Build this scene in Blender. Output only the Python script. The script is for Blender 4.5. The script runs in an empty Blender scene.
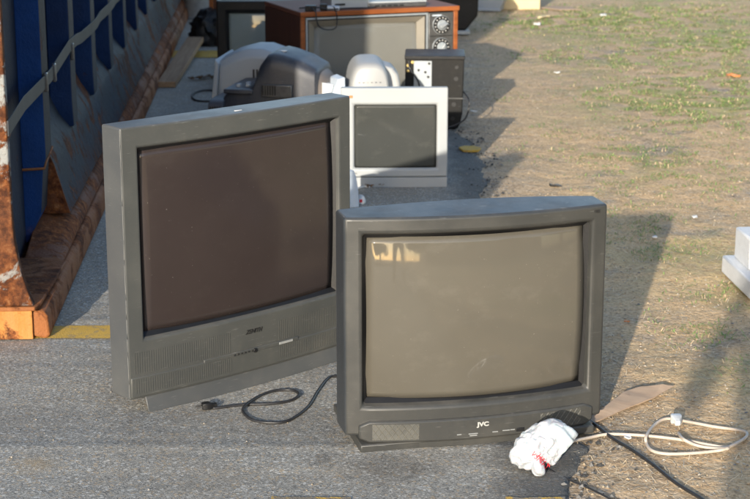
import bpy, bmesh, math, random
from mathutils import Vector, Matrix, noise
from mathutils.bvhtree import BVHTree
random.seed(7)
R = math.radians
S = bpy.context.scene
COL = S.collection
CAM_H, CAM_P, CAM_F = 1.6, 0.25, 1700.0      # eye height, downward pitch, focal length in units of a 750 wide frame

def G(px, py, z=0.0):
    u = px - 375; v = py - 249.5
    d = Vector((u, CAM_F*math.cos(CAM_P) - v*math.sin(CAM_P), -(CAM_F*math.sin(CAM_P) + v*math.cos(CAM_P))))
    return d*((z - CAM_H)/d.z) + Vector((0, 0, CAM_H))

# ------------------------------------------------------------------ materials
class N:
    """small node graph helper"""
    def __init__(s, name):
        s.m = bpy.data.materials.new(name); s.m.use_nodes = True
        s.t = s.m.node_tree; s.b = s.t.nodes['Principled BSDF']
        s.tc = s.t.nodes.new('ShaderNodeTexCoord')
        s.co = s.tc.outputs['Object']
    def n(s, typ, **kw):
        x = s.t.nodes.new(typ)
        for k, v in kw.items():
            if k in x.inputs: s.set(x.inputs[k], v)
            else: setattr(x, k, v)
        return x
    def set(s, inp, v):
        if isinstance(v, bpy.types.NodeSocket): s.t.links.new(v, inp)
        elif isinstance(v, (tuple, list)) and len(v) == 3 and inp.type == 'RGBA': inp.default_value = (*v, 1)
        else: inp.default_value = v
    def noise(s, scale, detail=4, rough=.6, co=None, dist=0):
        return s.n('ShaderNodeTexNoise', Vector=co or s.co, Scale=scale, Detail=detail, Roughness=rough, Distortion=dist).outputs['Fac']
    def vor(s, scale, out='Color', co=None, feature='F1', rnd=1.0):
        x = s.n('ShaderNodeTexVoronoi'); x.feature = feature
        s.set(x.inputs['Vector'], co or s.co); x.inputs['Scale'].default_value = scale
        x.inputs['Randomness'].default_value = rnd
        return x.outputs[out]
    def math(s, op, a, b=0.0, c=0.0, clamp=False):
        x = s.n('ShaderNodeMath', operation=op); x.use_clamp = clamp
        s.set(x.inputs[0], a); s.set(x.inputs[1], b); s.set(x.inputs[2], c)
        return x.outputs[0]
    def step(s, f, a, b):
        x = s.n('ShaderNodeMapRange'); s.set(x.inputs[0], f); x.inputs[1].default_value = a; x.inputs[2].default_value = b
        return x.outputs[0]
    def mix(s, f, a, b, mode='MIX'):
        x = s.n('ShaderNodeMix', data_type='RGBA', blend_type=mode)
        s.set(x.inputs[0], f); s.set(x.inputs[6], a); s.set(x.inputs[7], b)
        return x.outputs[2]
    def ramp(s, f, stops):
        x = s.n('ShaderNodeValToRGB'); s.set(x.inputs[0], f)
        e = x.color_ramp.elements
        while len(e) < len(stops): e.new(.5)
        for q, (p, c) in zip(e, stops): q.position = p; q.color = (*c, 1)
        return x.outputs[0]
    def bump(s, h, strength=.3, dist=.01, prev=None):
        x = s.n('ShaderNodeBump', Height=h, Strength=strength, Distance=dist)
        if prev: s.set(x.inputs['Normal'], prev)
        return x.outputs[0]
    def xyz(s, co=None):
        x = s.n('ShaderNodeSeparateXYZ', Vector=co or s.co); return x.outputs
    def scaled(s, v):
        x = s.n('ShaderNodeMapping'); s.set(x.inputs[0], s.co); x.inputs['Scale'].default_value = v; return x.outputs[0]
    def done(s, col=None, rough=None, bump=None, **kw):
        if col is not None: s.set(s.b.inputs['Base Color'], col)
        if rough is not None: s.set(s.b.inputs['Roughness'], rough)
        if bump is not None: s.set(s.b.inputs['Normal'], bump)
        for k, v in kw.items(): s.set(s.b.inputs[k.replace('_', ' ')], v)
        return s.m

def plastic(name, c, rough=.45, grain=.15, dirt=(.30, .27, .22), dirt_amt=.35, grain_scale=900, spec=.5):
    g = N(name)
    f1 = g.step(g.noise(6, 5, .65), .45, .8)
    f2 = g.step(g.noise(45, 4, .7), .5, .85)
    d = g.math('MULTIPLY', g.math('ADD', f1, g.math('MULTIPLY', f2, .5)), dirt_amt*.5)
    col = g.mix(d, c, dirt)
    col = g.mix(g.step(g.noise(3, 2), .3, .7), col, g.mix(1.0, col, (1.22, 1.2, 1.16), 'MULTIPLY'))
    sc = g.noise(1, 2, .5, g.scaled((25, 25, 400)))
    col = g.mix(g.math('MULTIPLY', g.step(sc, .68, .75), .12), col, (.6, .6, .58))
    up = g.step(g.xyz(g.n('ShaderNodeNewGeometry').outputs['Normal'])[2], .6, 1.0)
    col = g.mix(g.math('MULTIPLY', g.math('MULTIPLY', up, g.step(g.noise(11, 5, .7), .3, .7)), .18), col, (.34, .31, .27))
    r = g.math('ADD', rough, g.math('MULTIPLY', f1, .2))
    return g.done(col, r, g.bump(g.noise(grain_scale, 2), grain, .0008), Specular_IOR_Level=spec)

def simple(name, c, rough=.6, metal=0, var=.25, scale=20, bump=.15, bd=.003):
    g = N(name)
    f = g.noise(scale, 5, .65)
    col = g.mix(g.step(f, .3, .75), tuple(x*(1-var) for x in c), tuple(min(1, x*(1+var)) for x in c))
    return g.done(col, rough, g.bump(g.noise(scale*6, 3), bump, bd), Metallic=metal)

M = {}
M['tv_grey'] = plastic('olive_grey_plastic', (.053, .056, .055), .42, dirt_amt=.12)
M['tv_grey_base'] = plastic('blue_grey_plastic', (.058, .062, .066), .4, dirt_amt=.12)
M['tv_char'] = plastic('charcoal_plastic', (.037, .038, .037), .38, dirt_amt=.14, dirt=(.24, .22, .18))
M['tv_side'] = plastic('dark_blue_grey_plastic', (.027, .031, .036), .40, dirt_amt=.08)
M['mon_white'] = plastic('ivory_plastic', (.325, .345, .36), .45, dirt=(.4, .36, .3), dirt_amt=.25)
M['mon_pale'] = plastic('pale_grey_plastic', (.33, .36, .39), .5, dirt=(.35, .33, .3), dirt_amt=.25)
M['mon_dark'] = plastic('dark_slate_plastic', (.026, .030, .042), .42, dirt_amt=.3)
M['black'] = plastic('black_plastic', (.008, .008, .009), .45, dirt_amt=.06, spec=.3)
M['black_dusty'] = plastic('dusty_black_plastic', (.008, .008, .008), .6, dirt_amt=.10, spec=.25)
M['gasket'] = simple('black_gasket', (.008, .008, .009), .5)
M['dark_mark'] = simple('dark_lettering', (.02, .02, .02), .4)
M['silver_mark'] = simple('silver_lettering', (.62, .62, .6), .35, var=.05)
M['orange_mark'] = simple('orange_badge', (.55, .2, .07), .4)
M['red_print'] = simple('red_print', (.75, .03, .05), .5, var=.1)
M['paper'] = simple('white_scrap', (.75, .75, .73), .7)
M['foam'] = simple('expanded_foam', (.72, .74, .76), .8, var=.05, scale=40, bump=.8, bd=.004)
M['steel'] = simple('zinc_plate', (.36, .39, .41), .4, metal=.3, var=.12)
M['metal_grey'] = simple('grey_metal', (.16, .16, .16), .35, metal=.7)
M['cord_black'] = simple('black_rubber', (.02, .02, .022), .45, var=.4, scale=60)
M['cord_beige'] = simple('beige_rubber', (.52, .44, .36), .5, var=.1, scale=60)
M['blue_white'] = simple('bluish_white_plastic', (.55, .62, .7), .4, var=.1)
M['cream'] = simple('cream_board', (.62, .50, .30), .7, var=.06)
M['denim'] = simple('dark_cloth', (.04, .05, .08), .9)
M['skin'] = simple('skin', (.5, .32, .24), .5, var=.05)
M['leaf'] = simple('dry_leaf', (.22, .12, .05), .8, var=.4, scale=80)

def m_glass(name, c, c2, rough=.04, marks=.05):
    g = N(name)
    f = g.step(g.noise(2.2, 4, .6), .35, .7)
    col = g.mix(f, c, c2)
    dust = g.step(g.noise(1, 6, .7, g.scaled((9, 9, 14))), .55, .8)
    spk = g.math('GREATER_THAN', g.noise(140, 3, .7), .72)
    col = g.mix(g.math('MULTIPLY', dust, marks), col, (.5, .48, .42))
    col = g.mix(g.math('MULTIPLY', spk, .2), col, (.5, .48, .44))
    smear = g.step(g.noise(1, 6, .7, g.scaled((14, 14, 3)), 1.2), .52, .75)
    return g.done(col, g.math('ADD', rough, g.math('ADD', g.math('MULTIPLY', dust, .06), g.math('MULTIPLY', smear, .10))), None, IOR=1.5)
M['crt_brown'] = m_glass('brown_tube_glass', (.094, .086, .070), (.108, .099, .081))
M['crt_plum'] = m_glass('plum_tube_glass', rough=.14, c=(.034, .026, .025), c2=(.042, .033, .031), marks=.015)
M['crt_grey'] = m_glass('grey_tube_glass', (.05, .053, .05), (.06, .062, .058), marks=.07)
M['crt_pale'] = m_glass('pale_tube_glass', (.36, .355, .32), (.39, .38, .34))
M['crt_blue'] = m_glass('teal_tube_glass', (.21, .25, .245), (.25, .29, .28))

def m_wood(name, a, b, vec, rough=.35, sc=1):
    g = N(name)
    w = g.noise(1, 5, .6, g.scaled(vec), .6)
    col = g.ramp(w, [(.3, a), (.5, tuple((x+y)/2 for x, y in zip(a, b))), (.72, b)])
    spots = g.step(g.noise(25, 3), .62, .72)
    col = g.mix(g.math('MULTIPLY', spots, .35), col, tuple(x*.4 for x in a))
    return g.done(col, rough, g.bump(w, .15, .002), Specular_IOR_Level=.25)
M['walnut'] = m_wood('orange_walnut_veneer', (.20, .058, .018), (.34, .11, .035), (6, 60, 60))
M['walnut_side'] = m_wood('dark_shaded_walnut_veneer', (.075, .032, .020), (.13, .055, .032), (60, 60, 4))  # dark wood, and the painted shade on the wooden television's side
M['walnut_top'] = m_wood('walnut_top_veneer', (.17, .075, .05), (.22, .09, .055), (3, 50, 50), .65)
M['pine'] = m_wood('weathered_plank', (.26, .15, .08), (.40, .27, .16), (50, 3, 50), .7)
M['card'] = m_wood('brown_cardboard', (.38, .27, .19), (.47, .35, .25), (8, 60, 8), .85)

def m_rustpaint(name, base, base2, rust_amt=.45, zline=None, wear=(.25, .27, .28), rk=1.0):
    """painted steel, rusting through; zline: rust gathers below that height on the steel"""
    g = N(name)
    p = g.mix(g.step(g.noise(3, 5), .3, .7), base, base2)
    streak = g.noise(1, 5, .65, g.scaled((9, 9, .8)), .3)
    p = g.mix(g.math('MULTIPLY', g.step(streak, .5, .75), .45), p, wear)
    big = g.noise(5, 7, .72, None, .4)
    rustf = g.step(big, .72-rust_amt*.3, .78-rust_amt*.3)
    if zline is not None:
        z = g.xyz()[2]
        low = g.step(g.math('ADD', z, g.math('MULTIPLY', g.noise(7, 5, .7), .5)), zline+.25, zline)
        rustf = g.math('MAXIMUM', rustf, g.math('MULTIPLY', low, .9))
    fine = g.noise(35, 6, .75)
    rc = g.ramp(fine, [(.25, (.035, .014, .009)), (.42, (.12, .038, .014)), (.56, (.30, .10, .028)), (.72, (.48, .24, .11))])
    rc = g.mix(1.0, rc, (rk, rk*.97, rk*.95), 'MULTIPLY')
    rc = g.mix(g.step(g.noise(2.5, 3), .4, .65), rc, g.mix(.55, rc, (.07, .04, .03)))
    rc = g.mix(g.math('MULTIPLY', g.step(g.noise(20, 5, .75), .48, .62), .6), rc, (.05*rk, .018*rk, .010*rk))
    col = g.mix(rustf, p, rc)
    r = g.mix(rustf, (.62,)*3, (.9,)*3)
    h = g.math('ADD', g.math('MULTIPLY', fine, .6), g.math('MULTIPLY', rustf, -.4))
    x = g.bump(g.noise(22, 6, .75), .6, .012, g.bump(h, .7, .006))
    m = g.done(col, None, x, Specular_IOR_Level=.22)
    s = g.n('ShaderNodeSeparateColor', Color=r); g.set(g.b.inputs['Roughness'], s.outputs[0])
    return m
M['blue'] = m_rustpaint('blue_painted_steel', (.005, .010, .026), (.008, .018, .045), .3, .14, wear=(.02, .026, .036))
M['blue_rib'] = m_rustpaint('bright_blue_painted_steel', (.002, .028, .12), (.005, .05, .21), .18, .18, wear=(.01, .04, .10), rk=.6)
M['blue_dark'] = m_rustpaint('navy_painted_steel', (.003, .016, .060), (.004, .026, .095), .25, .18, wear=(.01, .015, .028), rk=.6)
M['rib_face'] = m_rustpaint('grey_scuffed_steel', (.020, .024, .034), (.034, .038, .050), .3, .14, wear=(.05, .05, .06), rk=.5)
M['low_panel'] = m_rustpaint('grey_blue_scuffed_steel', (.009, .017, .036), (.020, .022, .027), .66, .26, wear=(.008, .018, .045), rk=.55)
M['post'] = m_rustpaint('flaking_white_steel', (.22, .23, .23), (.30, .30, .28), 1.0, .30, rk=.55)
M['rust'] = m_rustpaint('rusted_steel', (.30, .11, .035), (.20, .075, .028), .75, None, wear=(.40, .19, .09))
M['rust_bright'] = m_rustpaint('bright_rusted_steel', (.42, .15, .035), (.50, .25, .07), .8, None, wear=(.5, .3, .16))
M['rust_dark'] = m_rustpaint('dark_rusted_steel', (.20, .07, .028), (.12, .045, .022), .9, None, wear=(.16, .07, .035))
M['strap'] = simple('grey_webbing', (.030, .033, .038), .6, var=.3, scale=15)

def m_asphalt():
    g = N('worn_asphalt')
    P = g.n('ShaderNodeNewGeometry').outputs['Position']
    X = g.xyz(P)
    c = g.vor(300, 'Color', P); s = g.n('ShaderNodeSeparateColor', Color=c)
    c2 = g.vor(150, 'Color', P); s2 = g.n('ShaderNodeSeparateColor', Color=c2)
    tone = g.ramp(s.outputs[0], [(0, (.18, .176, .163)), (.35, (.28, .272, .247)), (.7, (.365, .352, .315)), (.93, (.47, .448, .40)), (1, (.60, .585, .55))])
    tan = g.math('GREATER_THAN', s2.outputs[1], .88)
    tone = g.mix(g.math('MULTIPLY', tan, .45), tone, (.525, .385, .228))
    wh = g.math('GREATER_THAN', s2.outputs[0], .93)
    tone = g.mix(g.math('MULTIPLY', wh, .5), tone, (.735, .735, .700))
    dk = g.math('LESS_THAN', s2.outputs[2], .12)
    tone = g.mix(g.math('MULTIPLY', dk, .45), tone, (.06, .06, .06))
    lg = g.noise(1.3, 4, .6, P)
    tone = g.mix(g.step(lg, .35, .7), tone, g.mix(.22, tone, (.05, .05, .052)))
    warm = g.step(g.noise(3.1, 4, .65, P), .45, .8)
    tone = g.mix(g.math('MULTIPLY', warm, .35), tone, (.22, .17, .11))
    # oil stains with their own outline
    for (x, y, r, k) in [(.03, 4.02, .10, .42), (-.13, 4.09, .035, .4), (.13, 4.0, .06, .3), (-.86, 4.05, -.06, .5), (-.62, 4.35, .12, .15), (-.2, 4.3, .2, .12)]:
        dv = g.n('ShaderNodeVectorMath', operation='DISTANCE'); g.set(dv.inputs[0], P); dv.inputs[1].default_value = (x, y, 0)
        d = g.math('ADD', dv.outputs['Value'], g.math('MULTIPLY', g.math('SUBTRACT', g.noise(18, 4, .7, P), .5), .16))
        f = g.step(d, abs(r)+.02, abs(r)*.3)
        tone = g.mix(g.math('MULTIPLY', f, k), tone, (.055, .05, .045) if r > 0 else (.33, .25, .15))
    # newer, blacker patching along the broken edge
    e = g.math('ADD', X[0], g.math('MULTIPLY', g.math('SUBTRACT', g.noise(5, 4, .7, P), .5), .30))
    edge = g.step(e, .24, .40)
    tone = g.mix(g.math('MULTIPLY', edge, .72), tone, (.042, .042, .043))
    h = g.math('ADD', g.vor(300, 'Distance', P), g.math('MULTIPLY', g.noise(60, 4, .7, P), .8))
    b = g.bump(h, .45, .0028)
    b = g.bump(g.noise(14, 3, .6, P), .3, .008, b)
    return g.done(tone, .85, b, Specular_IOR_Level=.35)
M['asphalt'] = m_asphalt()

def m_dirt():
    g = N('dry_dirt_and_straw')
    P = g.n('ShaderNodeNewGeometry').outputs['Position']
    X = g.xyz(P)
    fine = g.noise(75, 6, .75, P); mid = g.noise(9, 5, .65, P); big = g.noise(1.1, 4, .6, P)
    base = g.ramp(fine, [(.33, (.24, .16, .085)), (.45, (.60, .405, .22)), (.57, (.77, .55, .32)), (.70, (.87, .68, .45))])
    base = g.mix(g.step(mid, .4, .7), base, g.mix(.3, base, (.40, .28, .17)))
    # straw flecks
    w = g.n('ShaderNodeTexNoise', Vector=P, Scale=28.0, Detail=5.0, Roughness=.8, Distortion=2.5).outputs['Fac']
    base = g.mix(g.math('MULTIPLY', g.step(w, .57, .64), .5), base, (.750, .585, .330))
    # grey gravel areas
    pb = g.n('ShaderNodeSeparateColor', Color=g.vor(120, 'Color', P)).outputs[0]
    gr = g.ramp(pb, [(0, (.06, .055, .05)), (.5, (.240, .225, .203)), (.85, (.405, .375, .330)), (1, (.5, .48, .44))])
    gf = g.step(g.noise(1.7, 5, .7, P), .52, .66)
    near_edge = g.step(g.math('ADD', X[0], g.math('MULTIPLY', g.noise(4, 5, .7, P), 1.1)), 1.5, 1.05)
    far_gravel = g.step(g.math('ADD', X[1], g.math('MULTIPLY', big, 4)), 9.5, 13)
    gf = g.math('MAXIMUM', gf, g.math('MULTIPLY', near_edge, .7))
    gf = g.math('MAXIMUM', gf, g.math('MULTIPLY', far_gravel, .3))
    base = g.mix(g.math('MULTIPLY', gf, .8), base, gr)
    # mossy green tint
    gn = g.math('MULTIPLY', g.step(g.noise(.9, 5, .7, P), .48, .60), g.step(fine, .35, .6))
    rightw = g.step(X[0], .7, 1.6)
    base = g.mix(g.math('MULTIPLY', g.math('MULTIPLY', gn, rightw), .78), base, (.19, .30, .08))
    h = g.math('ADD', g.math('MULTIPLY', fine, 1.0), g.math('MULTIPLY', g.vor(90, 'Distance', P), .5))
    b = g.bump(h, .45, .006)
    b = g.bump(mid, .6, .03, b)
    return g.done(base, .95, b, Specular_IOR_Level=.2)
M['dirt'] = m_dirt()

def m_yellow(wear=.65, lo=.52):
    g = N('worn_yellow_road_paint')
    P = g.n('ShaderNodeNewGeometry').outputs['Position']
    f = g.noise(40, 6, .75, P)
    col = g.mix(g.step(g.noise(4, 3, .6, P), .3, .7), (.50, .31, .045), (.60, .38, .07))
    col = g.mix(g.math('MULTIPLY', g.step(f, lo, lo+.1), wear), col, (.20, .18, .15))
    return g.done(col, .75, g.bump(g.vor(210, 'Distance', P), .5, .003))
M['yellow'] = m_yellow(); M['yellow_faint'] = m_yellow(.95, .42)

# ------------------------------------------------------------------ object helpers
def mesh(name, bm, mats, parent=None, smooth=True, bevel=0, seg=2, ang=35, fix=True):
    if fix: bmesh.ops.recalc_face_normals(bm, faces=bm.faces[:])
    me = bpy.data.meshes.new(name); bm.to_mesh(me); bm.free()
    if not isinstance(mats, (list, tuple)): mats = [mats]
    for m in mats: me.materials.append(M[m] if isinstance(m, str) else m)
    if smooth:
        for p in me.polygons: p.use_smooth = True
        try: me.set_sharp_from_angle(angle=R(ang+5))
        except Exception: pass
    o = bpy.data.objects.new(name, me); COL.objects.link(o)
    if parent: o.parent = parent
    if bevel:
        b = o.modifiers.new('bevel', 'BEVEL'); b.width = bevel; b.segments = seg; b.limit_method = 'ANGLE'; b.angle_limit = R(ang)
        b.harden_normals = False
    return o
def tag(o, label, cat, group=None, kind=None):
    o['label'] = label; o['category'] = cat
    if group: o['group'] = group
    if kind: o['kind'] = kind
    return o
def setting(o, kind='structure'):
    o['kind'] = kind; return o
def thing(name, label, cat, loc=(0, 0, 0), rz=0, group=None, rot=None):
    o = bpy.data.objects.new(name, None); COL.objects.link(o)
    o.empty_display_size = .1
    o.location = loc; o.rotation_euler = rot or (0, 0, rz)
    return tag(o, label, cat, group)
def box(bm, a, b, mi=0):
    x0, y0, z0 = a; x1, y1, z1 = b
    v = [bm.verts.new(p) for p in [(x0,y0,z0),(x1,y0,z0),(x1,y1,z0),(x0,y1,z0),(x0,y0,z1),(x1,y0,z1),(x1,y1,z1),(x0,y1,z1)]]
    for f in [(0,3,2,1),(4,5,6,7),(0,1,5,4),(1,2,6,5),(2,3,7,6),(3,0,4,7)]:
        q = bm.faces.new([v[i] for i in f]); q.material_index = mi
    return v
def boxo(name, a, b, mat, parent=None, bevel=.004, seg=2):
    bm = bmesh.new(); box(bm, a, b); return mesh(name, bm, mat, parent, bevel=bevel, seg=seg)
def loft(bm, rings, caps=True, closed=True):
    rs = [[bm.verts.new(p) for p in r] for r in rings]
    for a, b in zip(rs, rs[1:]):
        n = len(a)
        for i in range(n if closed else n-1):
            j = (i+1) % n
            bm.faces.new((a[i], a[j], b[j], b[i]))
    if caps:
        bm.faces.new(rs[0][::-1]); bm.faces.new(rs[-1])
    return rs
def prism(bm, outline, axis, a, b):
    """outline: 2D points; axis 'x','y','z' = extrusion axis"""
    def P(p, t):
        return {'x': (t, p[0], p[1]), 'y': (p[0], t, p[1]), 'z': (p[0], p[1], t)}[axis]
    loft(bm, [[P(p, a) for p in outline], [P(p, b) for p in outline]])
def smooth_path(pts, n=8):
    pts = [Vector(p) for p in pts]; out = []
    for i in range(len(pts)-1):
        p0 = pts[max(i-1, 0)]; p1 = pts[i]; p2 = pts[i+1]; p3 = pts[min(i+2, len(pts)-1)]
        for k in range(n):
            t = k/n
            out.append(.5*((2*p1)+(p2-p0)*t+(2*p0-5*p1+4*p2-p3)*t*t+(3*p1-p0-3*p2+p3)*t**3))
    out.append(pts[-1]); return out
def tube(bm, path, r, n=8, flat=1.0):
    rings = []; up = Vector((0, 0, 1))
    for i, p in enumerate(path):
        d = (path[min(i+1, len(path)-1)] - path[max(i-1, 0)]).normalized()
        s = d.cross(up)
        if s.length < 1e-3: s = d.cross(Vector((0, 1, 0)))
        s.normalize(); t = s.cross(d).normalized()
        rr = r(i/(len(path)-1)) if callable(r) else r
        rings.append([p + s*math.cos(2*math.pi*k/n)*rr + t*math.sin(2*math.pi*k/n)*rr*flat for k in range(n)])
    loft(bm, rings)
def rrect(w, h, r, n=5, cx=0, cz=0):
    out = []
    for (sx, sz, a0) in [(1, 1, 0), (-1, 1, 90), (-1, -1, 180), (1, -1, 270)]:
        for k in range(n+1):
            a = R(a0 + 90*k/n)
            out.append((cx + sx*(w/2-r) + r*math.cos(a), cz + sz*(h/2-r) + r*math.sin(a)))
    return out
def text(name, s, size, mat, parent, loc, rot=(R(90), 0, 0), ext=.0008, offset=0, shear=0, width=None):
    c = bpy.data.curves.new(name, 'FONT'); c.body = s; c.size = size; c.extrude = ext; c.offset = offset; c.shear = shear
    c.align_x = 'CENTER'; c.align_y = 'CENTER'
    t = bpy.data.objects.new(name, c); COL.objects.link(t)
    dg = bpy.context.evaluated_depsgraph_get(); dg.update()
    me = bpy.data.meshes.new_from_object(t.evaluated_get(dg))
    bpy.data.objects.remove(t); me.name = name
    if width:
        xs = [v.co.x for v in me.vertices]; k = width/(max(xs)-min(xs))
        for v in me.vertices: v.co.x *= k
    me.materials.clear(); me.materials.append(M[mat])
    o = bpy.data.objects.new(name, me); COL.objects.link(o); o.parent = parent
    o.location = loc; o.rotation_euler = rot
    return o

# ------------------------------------------------------------------ world, sun, camera
w = bpy.data.worlds.new('World'); S.world = w; w.use_nodes = True
SUN_EL, SUN_AZ = R(13.7), R(14.2)      # light travels away from the camera and to the right
sky = w.node_tree.nodes.new('ShaderNodeTexSky'); sky.sky_type = 'NISHITA'; sky.sun_disc = False
sky.sun_elevation = SUN_EL; sky.sun_rotation = R(180) + SUN_AZ
sky.air_density = .9; sky.dust_density = 1.0
bg = w.node_tree.nodes['Background']; w.node_tree.links.new(sky.outputs[0], bg.inputs[0]); bg.inputs[1].default_value = .15
sd = bpy.data.lights.new('sun', 'SUN'); sd.energy = 3.3; sd.angle = R(.6); sd.color = (1, .91, .77)
so = bpy.data.objects.new('sun', sd); COL.objects.link(so)
dirv = Vector((math.sin(SUN_AZ)*math.cos(SUN_EL), math.cos(SUN_AZ)*math.cos(SUN_EL), -math.sin(SUN_EL)))
so.rotation_euler = dirv.to_track_quat('-Z', 'Y').to_euler(); so.location = (-3, -8, 6)
cd = bpy.data.cameras.new('camera'); cam = bpy.data.objects.new('camera', cd); COL.objects.link(cam); S.camera = cam
cd.sensor_width = 36; cd.lens = CAM_F/750*36; cd.clip_end = 2000; cd.clip_start = .05
cam.location = (0, 0, CAM_H); cam.rotation_euler = (R(90) - CAM_P, 0, 0)
cd.dof.use_dof = True; cd.dof.focus_distance = 4.35; cd.dof.aperture_fstop = 9
S.view_settings.view_transform = 'Standard'; S.view_settings.look = 'None'; S.view_settings.gamma = 1
S.view_settings.exposure = 1.05

# ------------------------------------------------------------------ ground
def edge_x(y):
    b = .47 + .05*math.sin(y*1.7) + .06*noise.noise((y*3, 2, 0)) + .03*noise.noise((y*14, 5, 0)) + .012*noise.noise((y*50, 1, 0))
    if y > 8: b -= min(.25, (y-8)*.12)
    return b
def axis(lo, hi, d, far):
    a = []; t = lo
    while t < hi: a.append(t); t += d
    a.append(hi)
    for k, q in enumerate((1.5, 4, 10, 30, 90, 300, far)): a.append(hi+q); a.insert(0, lo-q)
    return a
def dirt_z(x, y):
    if y < 2.5 or y > 18 or x < 0 or x > 5: return -.012
    return -.010 + .010*noise.noise((x*2.2, y*2.2, 0)) + .006*noise.noise((x*9, y*9, 3)) + .003*noise.noise((x*30, y*30, 7))
bm = bmesh.new()
xs = axis(0, 5, .05, 900); ys = axis(2.5, 18, .05, 900)
gv = [[bm.verts.new((x, y, dirt_z(x, y))) for x in xs] for y in ys]
for j in range(len(ys)-1):
    for i in range(len(xs)-1): bm.faces.new((gv[j][i], gv[j][i+1], gv[j+1][i+1], gv[j+1][i]))
setting(mesh('ground', bm, 'dirt'))
bm = bmesh.new()
yy = [-12 + .02*k for k in range(int(28/.02))]
top = []
for y in yy:
    x = edge_x(y); top.append([bm.verts.new(p) for p in ((-40, y, .004), (x-.02, y, .004), (x, y, -.001), (x+.012, y, -.03))])
for a, b in zip(top, top[1:]):
    for i in range(3): bm.faces.new((a[i], a[i+1], b[i+1], b[i]))
setting(mesh('parking_asphalt', bm, 'asphalt', ang=80))
def stripe(name, y0, y1, x0, x1, gaps, tilt=0, seed=0, mat='yellow'):
    """hand-worn paint line: ragged outline, breaks where the paint has gone"""
    bm = bmesh.new(); x = x0; prev = None
    while x < x1:
        n1 = noise.noise((x*18, seed, 1)); n2 = noise.noise((x*18, seed, 9)); g = noise.noise((x*3.5, seed, 4))
        on = g > gaps
        if on:
            a = bm.verts.new((x, y0 + .012*n1 + tilt*x, .008)); b = bm.verts.new((x, y1 + .012*n2 + tilt*x, .008))
            if prev: bm.faces.new((prev[0], a, b, prev[1]))
            prev = (a, b)
        else: prev = None
        x += .012
    setting(mesh(name, bm, mat))
stripe('parking_line', 5.11, 5.245, -6, .2, -2, 0, 1)
stripe('parking_line', 8.18, 8.34, -3, .36, -.7, 0, 2)
stripe('parking_line', 11.5, 11.85, -3, .1, -2, 0, 3)
stripe('parking_line', 3.80, 3.825, -.25, .47, .06, 0, 6, 'yellow_faint')
# flake of yellow paint on a broken asphalt lump beside the monitor
bm = bmesh.new()
c = G(469, 151)
prism(bm, [(-.035, -.05), (.0, -.07), (.045, -.05), (.06, .0), (.03, .05), (-.02, .06), (-.05, .02)], 'z', 0, .012)
o = mesh('painted_asphalt_chunk', bm, 'yellow', bevel=.003); o.location = (c.x, c.y, .0045)
tag(o, 'yellow painted chunk of broken asphalt right of the ivory monitor', 'asphalt chunk')

# loose stuff: stones, straw, grass
def rnd_area(xmin, xmax, y0, y1, p=1.6):
    y = y0 + (y1-y0)*random.random()**p
    lim = .25 + y*.24
    return random.uniform(xmin, min(xmax, max(lim, xmin+.2))), y
def in_cover(x, y):  return False
bm = bmesh.new()
ico = [(0, 0, 1), (.9, 0, .1), (.28, .85, .1), (-.72, .52, .1), (-.72, -.52, .1), (.28, -.85, .1), (0, 0, -.6)]
icf = [(0,1,2),(0,2,3),(0,3,4),(0,4,5),(0,5,1),(6,2,1),(6,3,2),(6,4,3),(6,5,4),(6,1,5)]
vs, fs, mi = [], [], []
def stone(x, y, z, r, m):
    b = len(vs); a = random.random()*6.3; ca, sa = math.cos(a), math.sin(a)
    kx, ky, kz = random.uniform(.7, 1.3), random.uniform(.6, 1.1), random.uniform(.4, .9)
    for p in ico:
        q = random.uniform(.8, 1.2); px, py = p[0]*kx*q, p[1]*ky*q
        vs.append((x + r*(px*ca-py*sa), y + r*(px*sa+py*ca), z + r*p[2]*kz))
    for f in icf: fs.append(tuple(b+i for i in f)); mi.append(m)
for k in range(13000):
    x, y = rnd_area(.46, 4.5, 3.3, 15, 1.5)
    if x < edge_x(y)+.01: continue
    g = noise.noise((x*1.7, y*1.7, 5))
    if g < -.1 and x > 1.0 and random.random() < .6: continue
    stone(x, y, dirt_z(x, y)+.001, random.choice((.002, .002, .003, .003, .004, .006)), random.choice((0, 1, 1, 1, 2)))
for k in range(800):       # crumbs along the broken asphalt edge
    y = random.uniform(3.3, 9); x = edge_x(y) + random.gauss(.03, .05)
    stone(x, y, .003 if x < edge_x(y) else -.004, random.choice((.003, .005, .006, .010)), random.choice((3, 3, 0, 0)))
for k in range(700):        # grit lying on the asphalt
    y = random.uniform(3.6, 8); x = random.uniform(-1.0, edge_x(y))
    stone(x, y, .005, random.choice((.0015, .002, .003)), random.choice((0, 1, 2)))
me = bpy.data.meshes.new('gravel'); me.from_pydata(vs, [], fs)
for nme, c in (('stone_grey', (.2, .19, .175)), ('stone_tan', (.42, .33, .22)), ('stone_pale', (.42, .37, .3)), ('stone_tar', (.05, .05, .05))):
    M[nme] = simple(nme, c, .9); me.materials.append(M[nme])
me.polygons.foreach_set('material_index', mi)
o = bpy.data.objects.new('gravel', me); COL.objects.link(o)
tag(o, 'small loose stones scattered over the bare dirt', 'gravel', kind='stuff')

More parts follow.
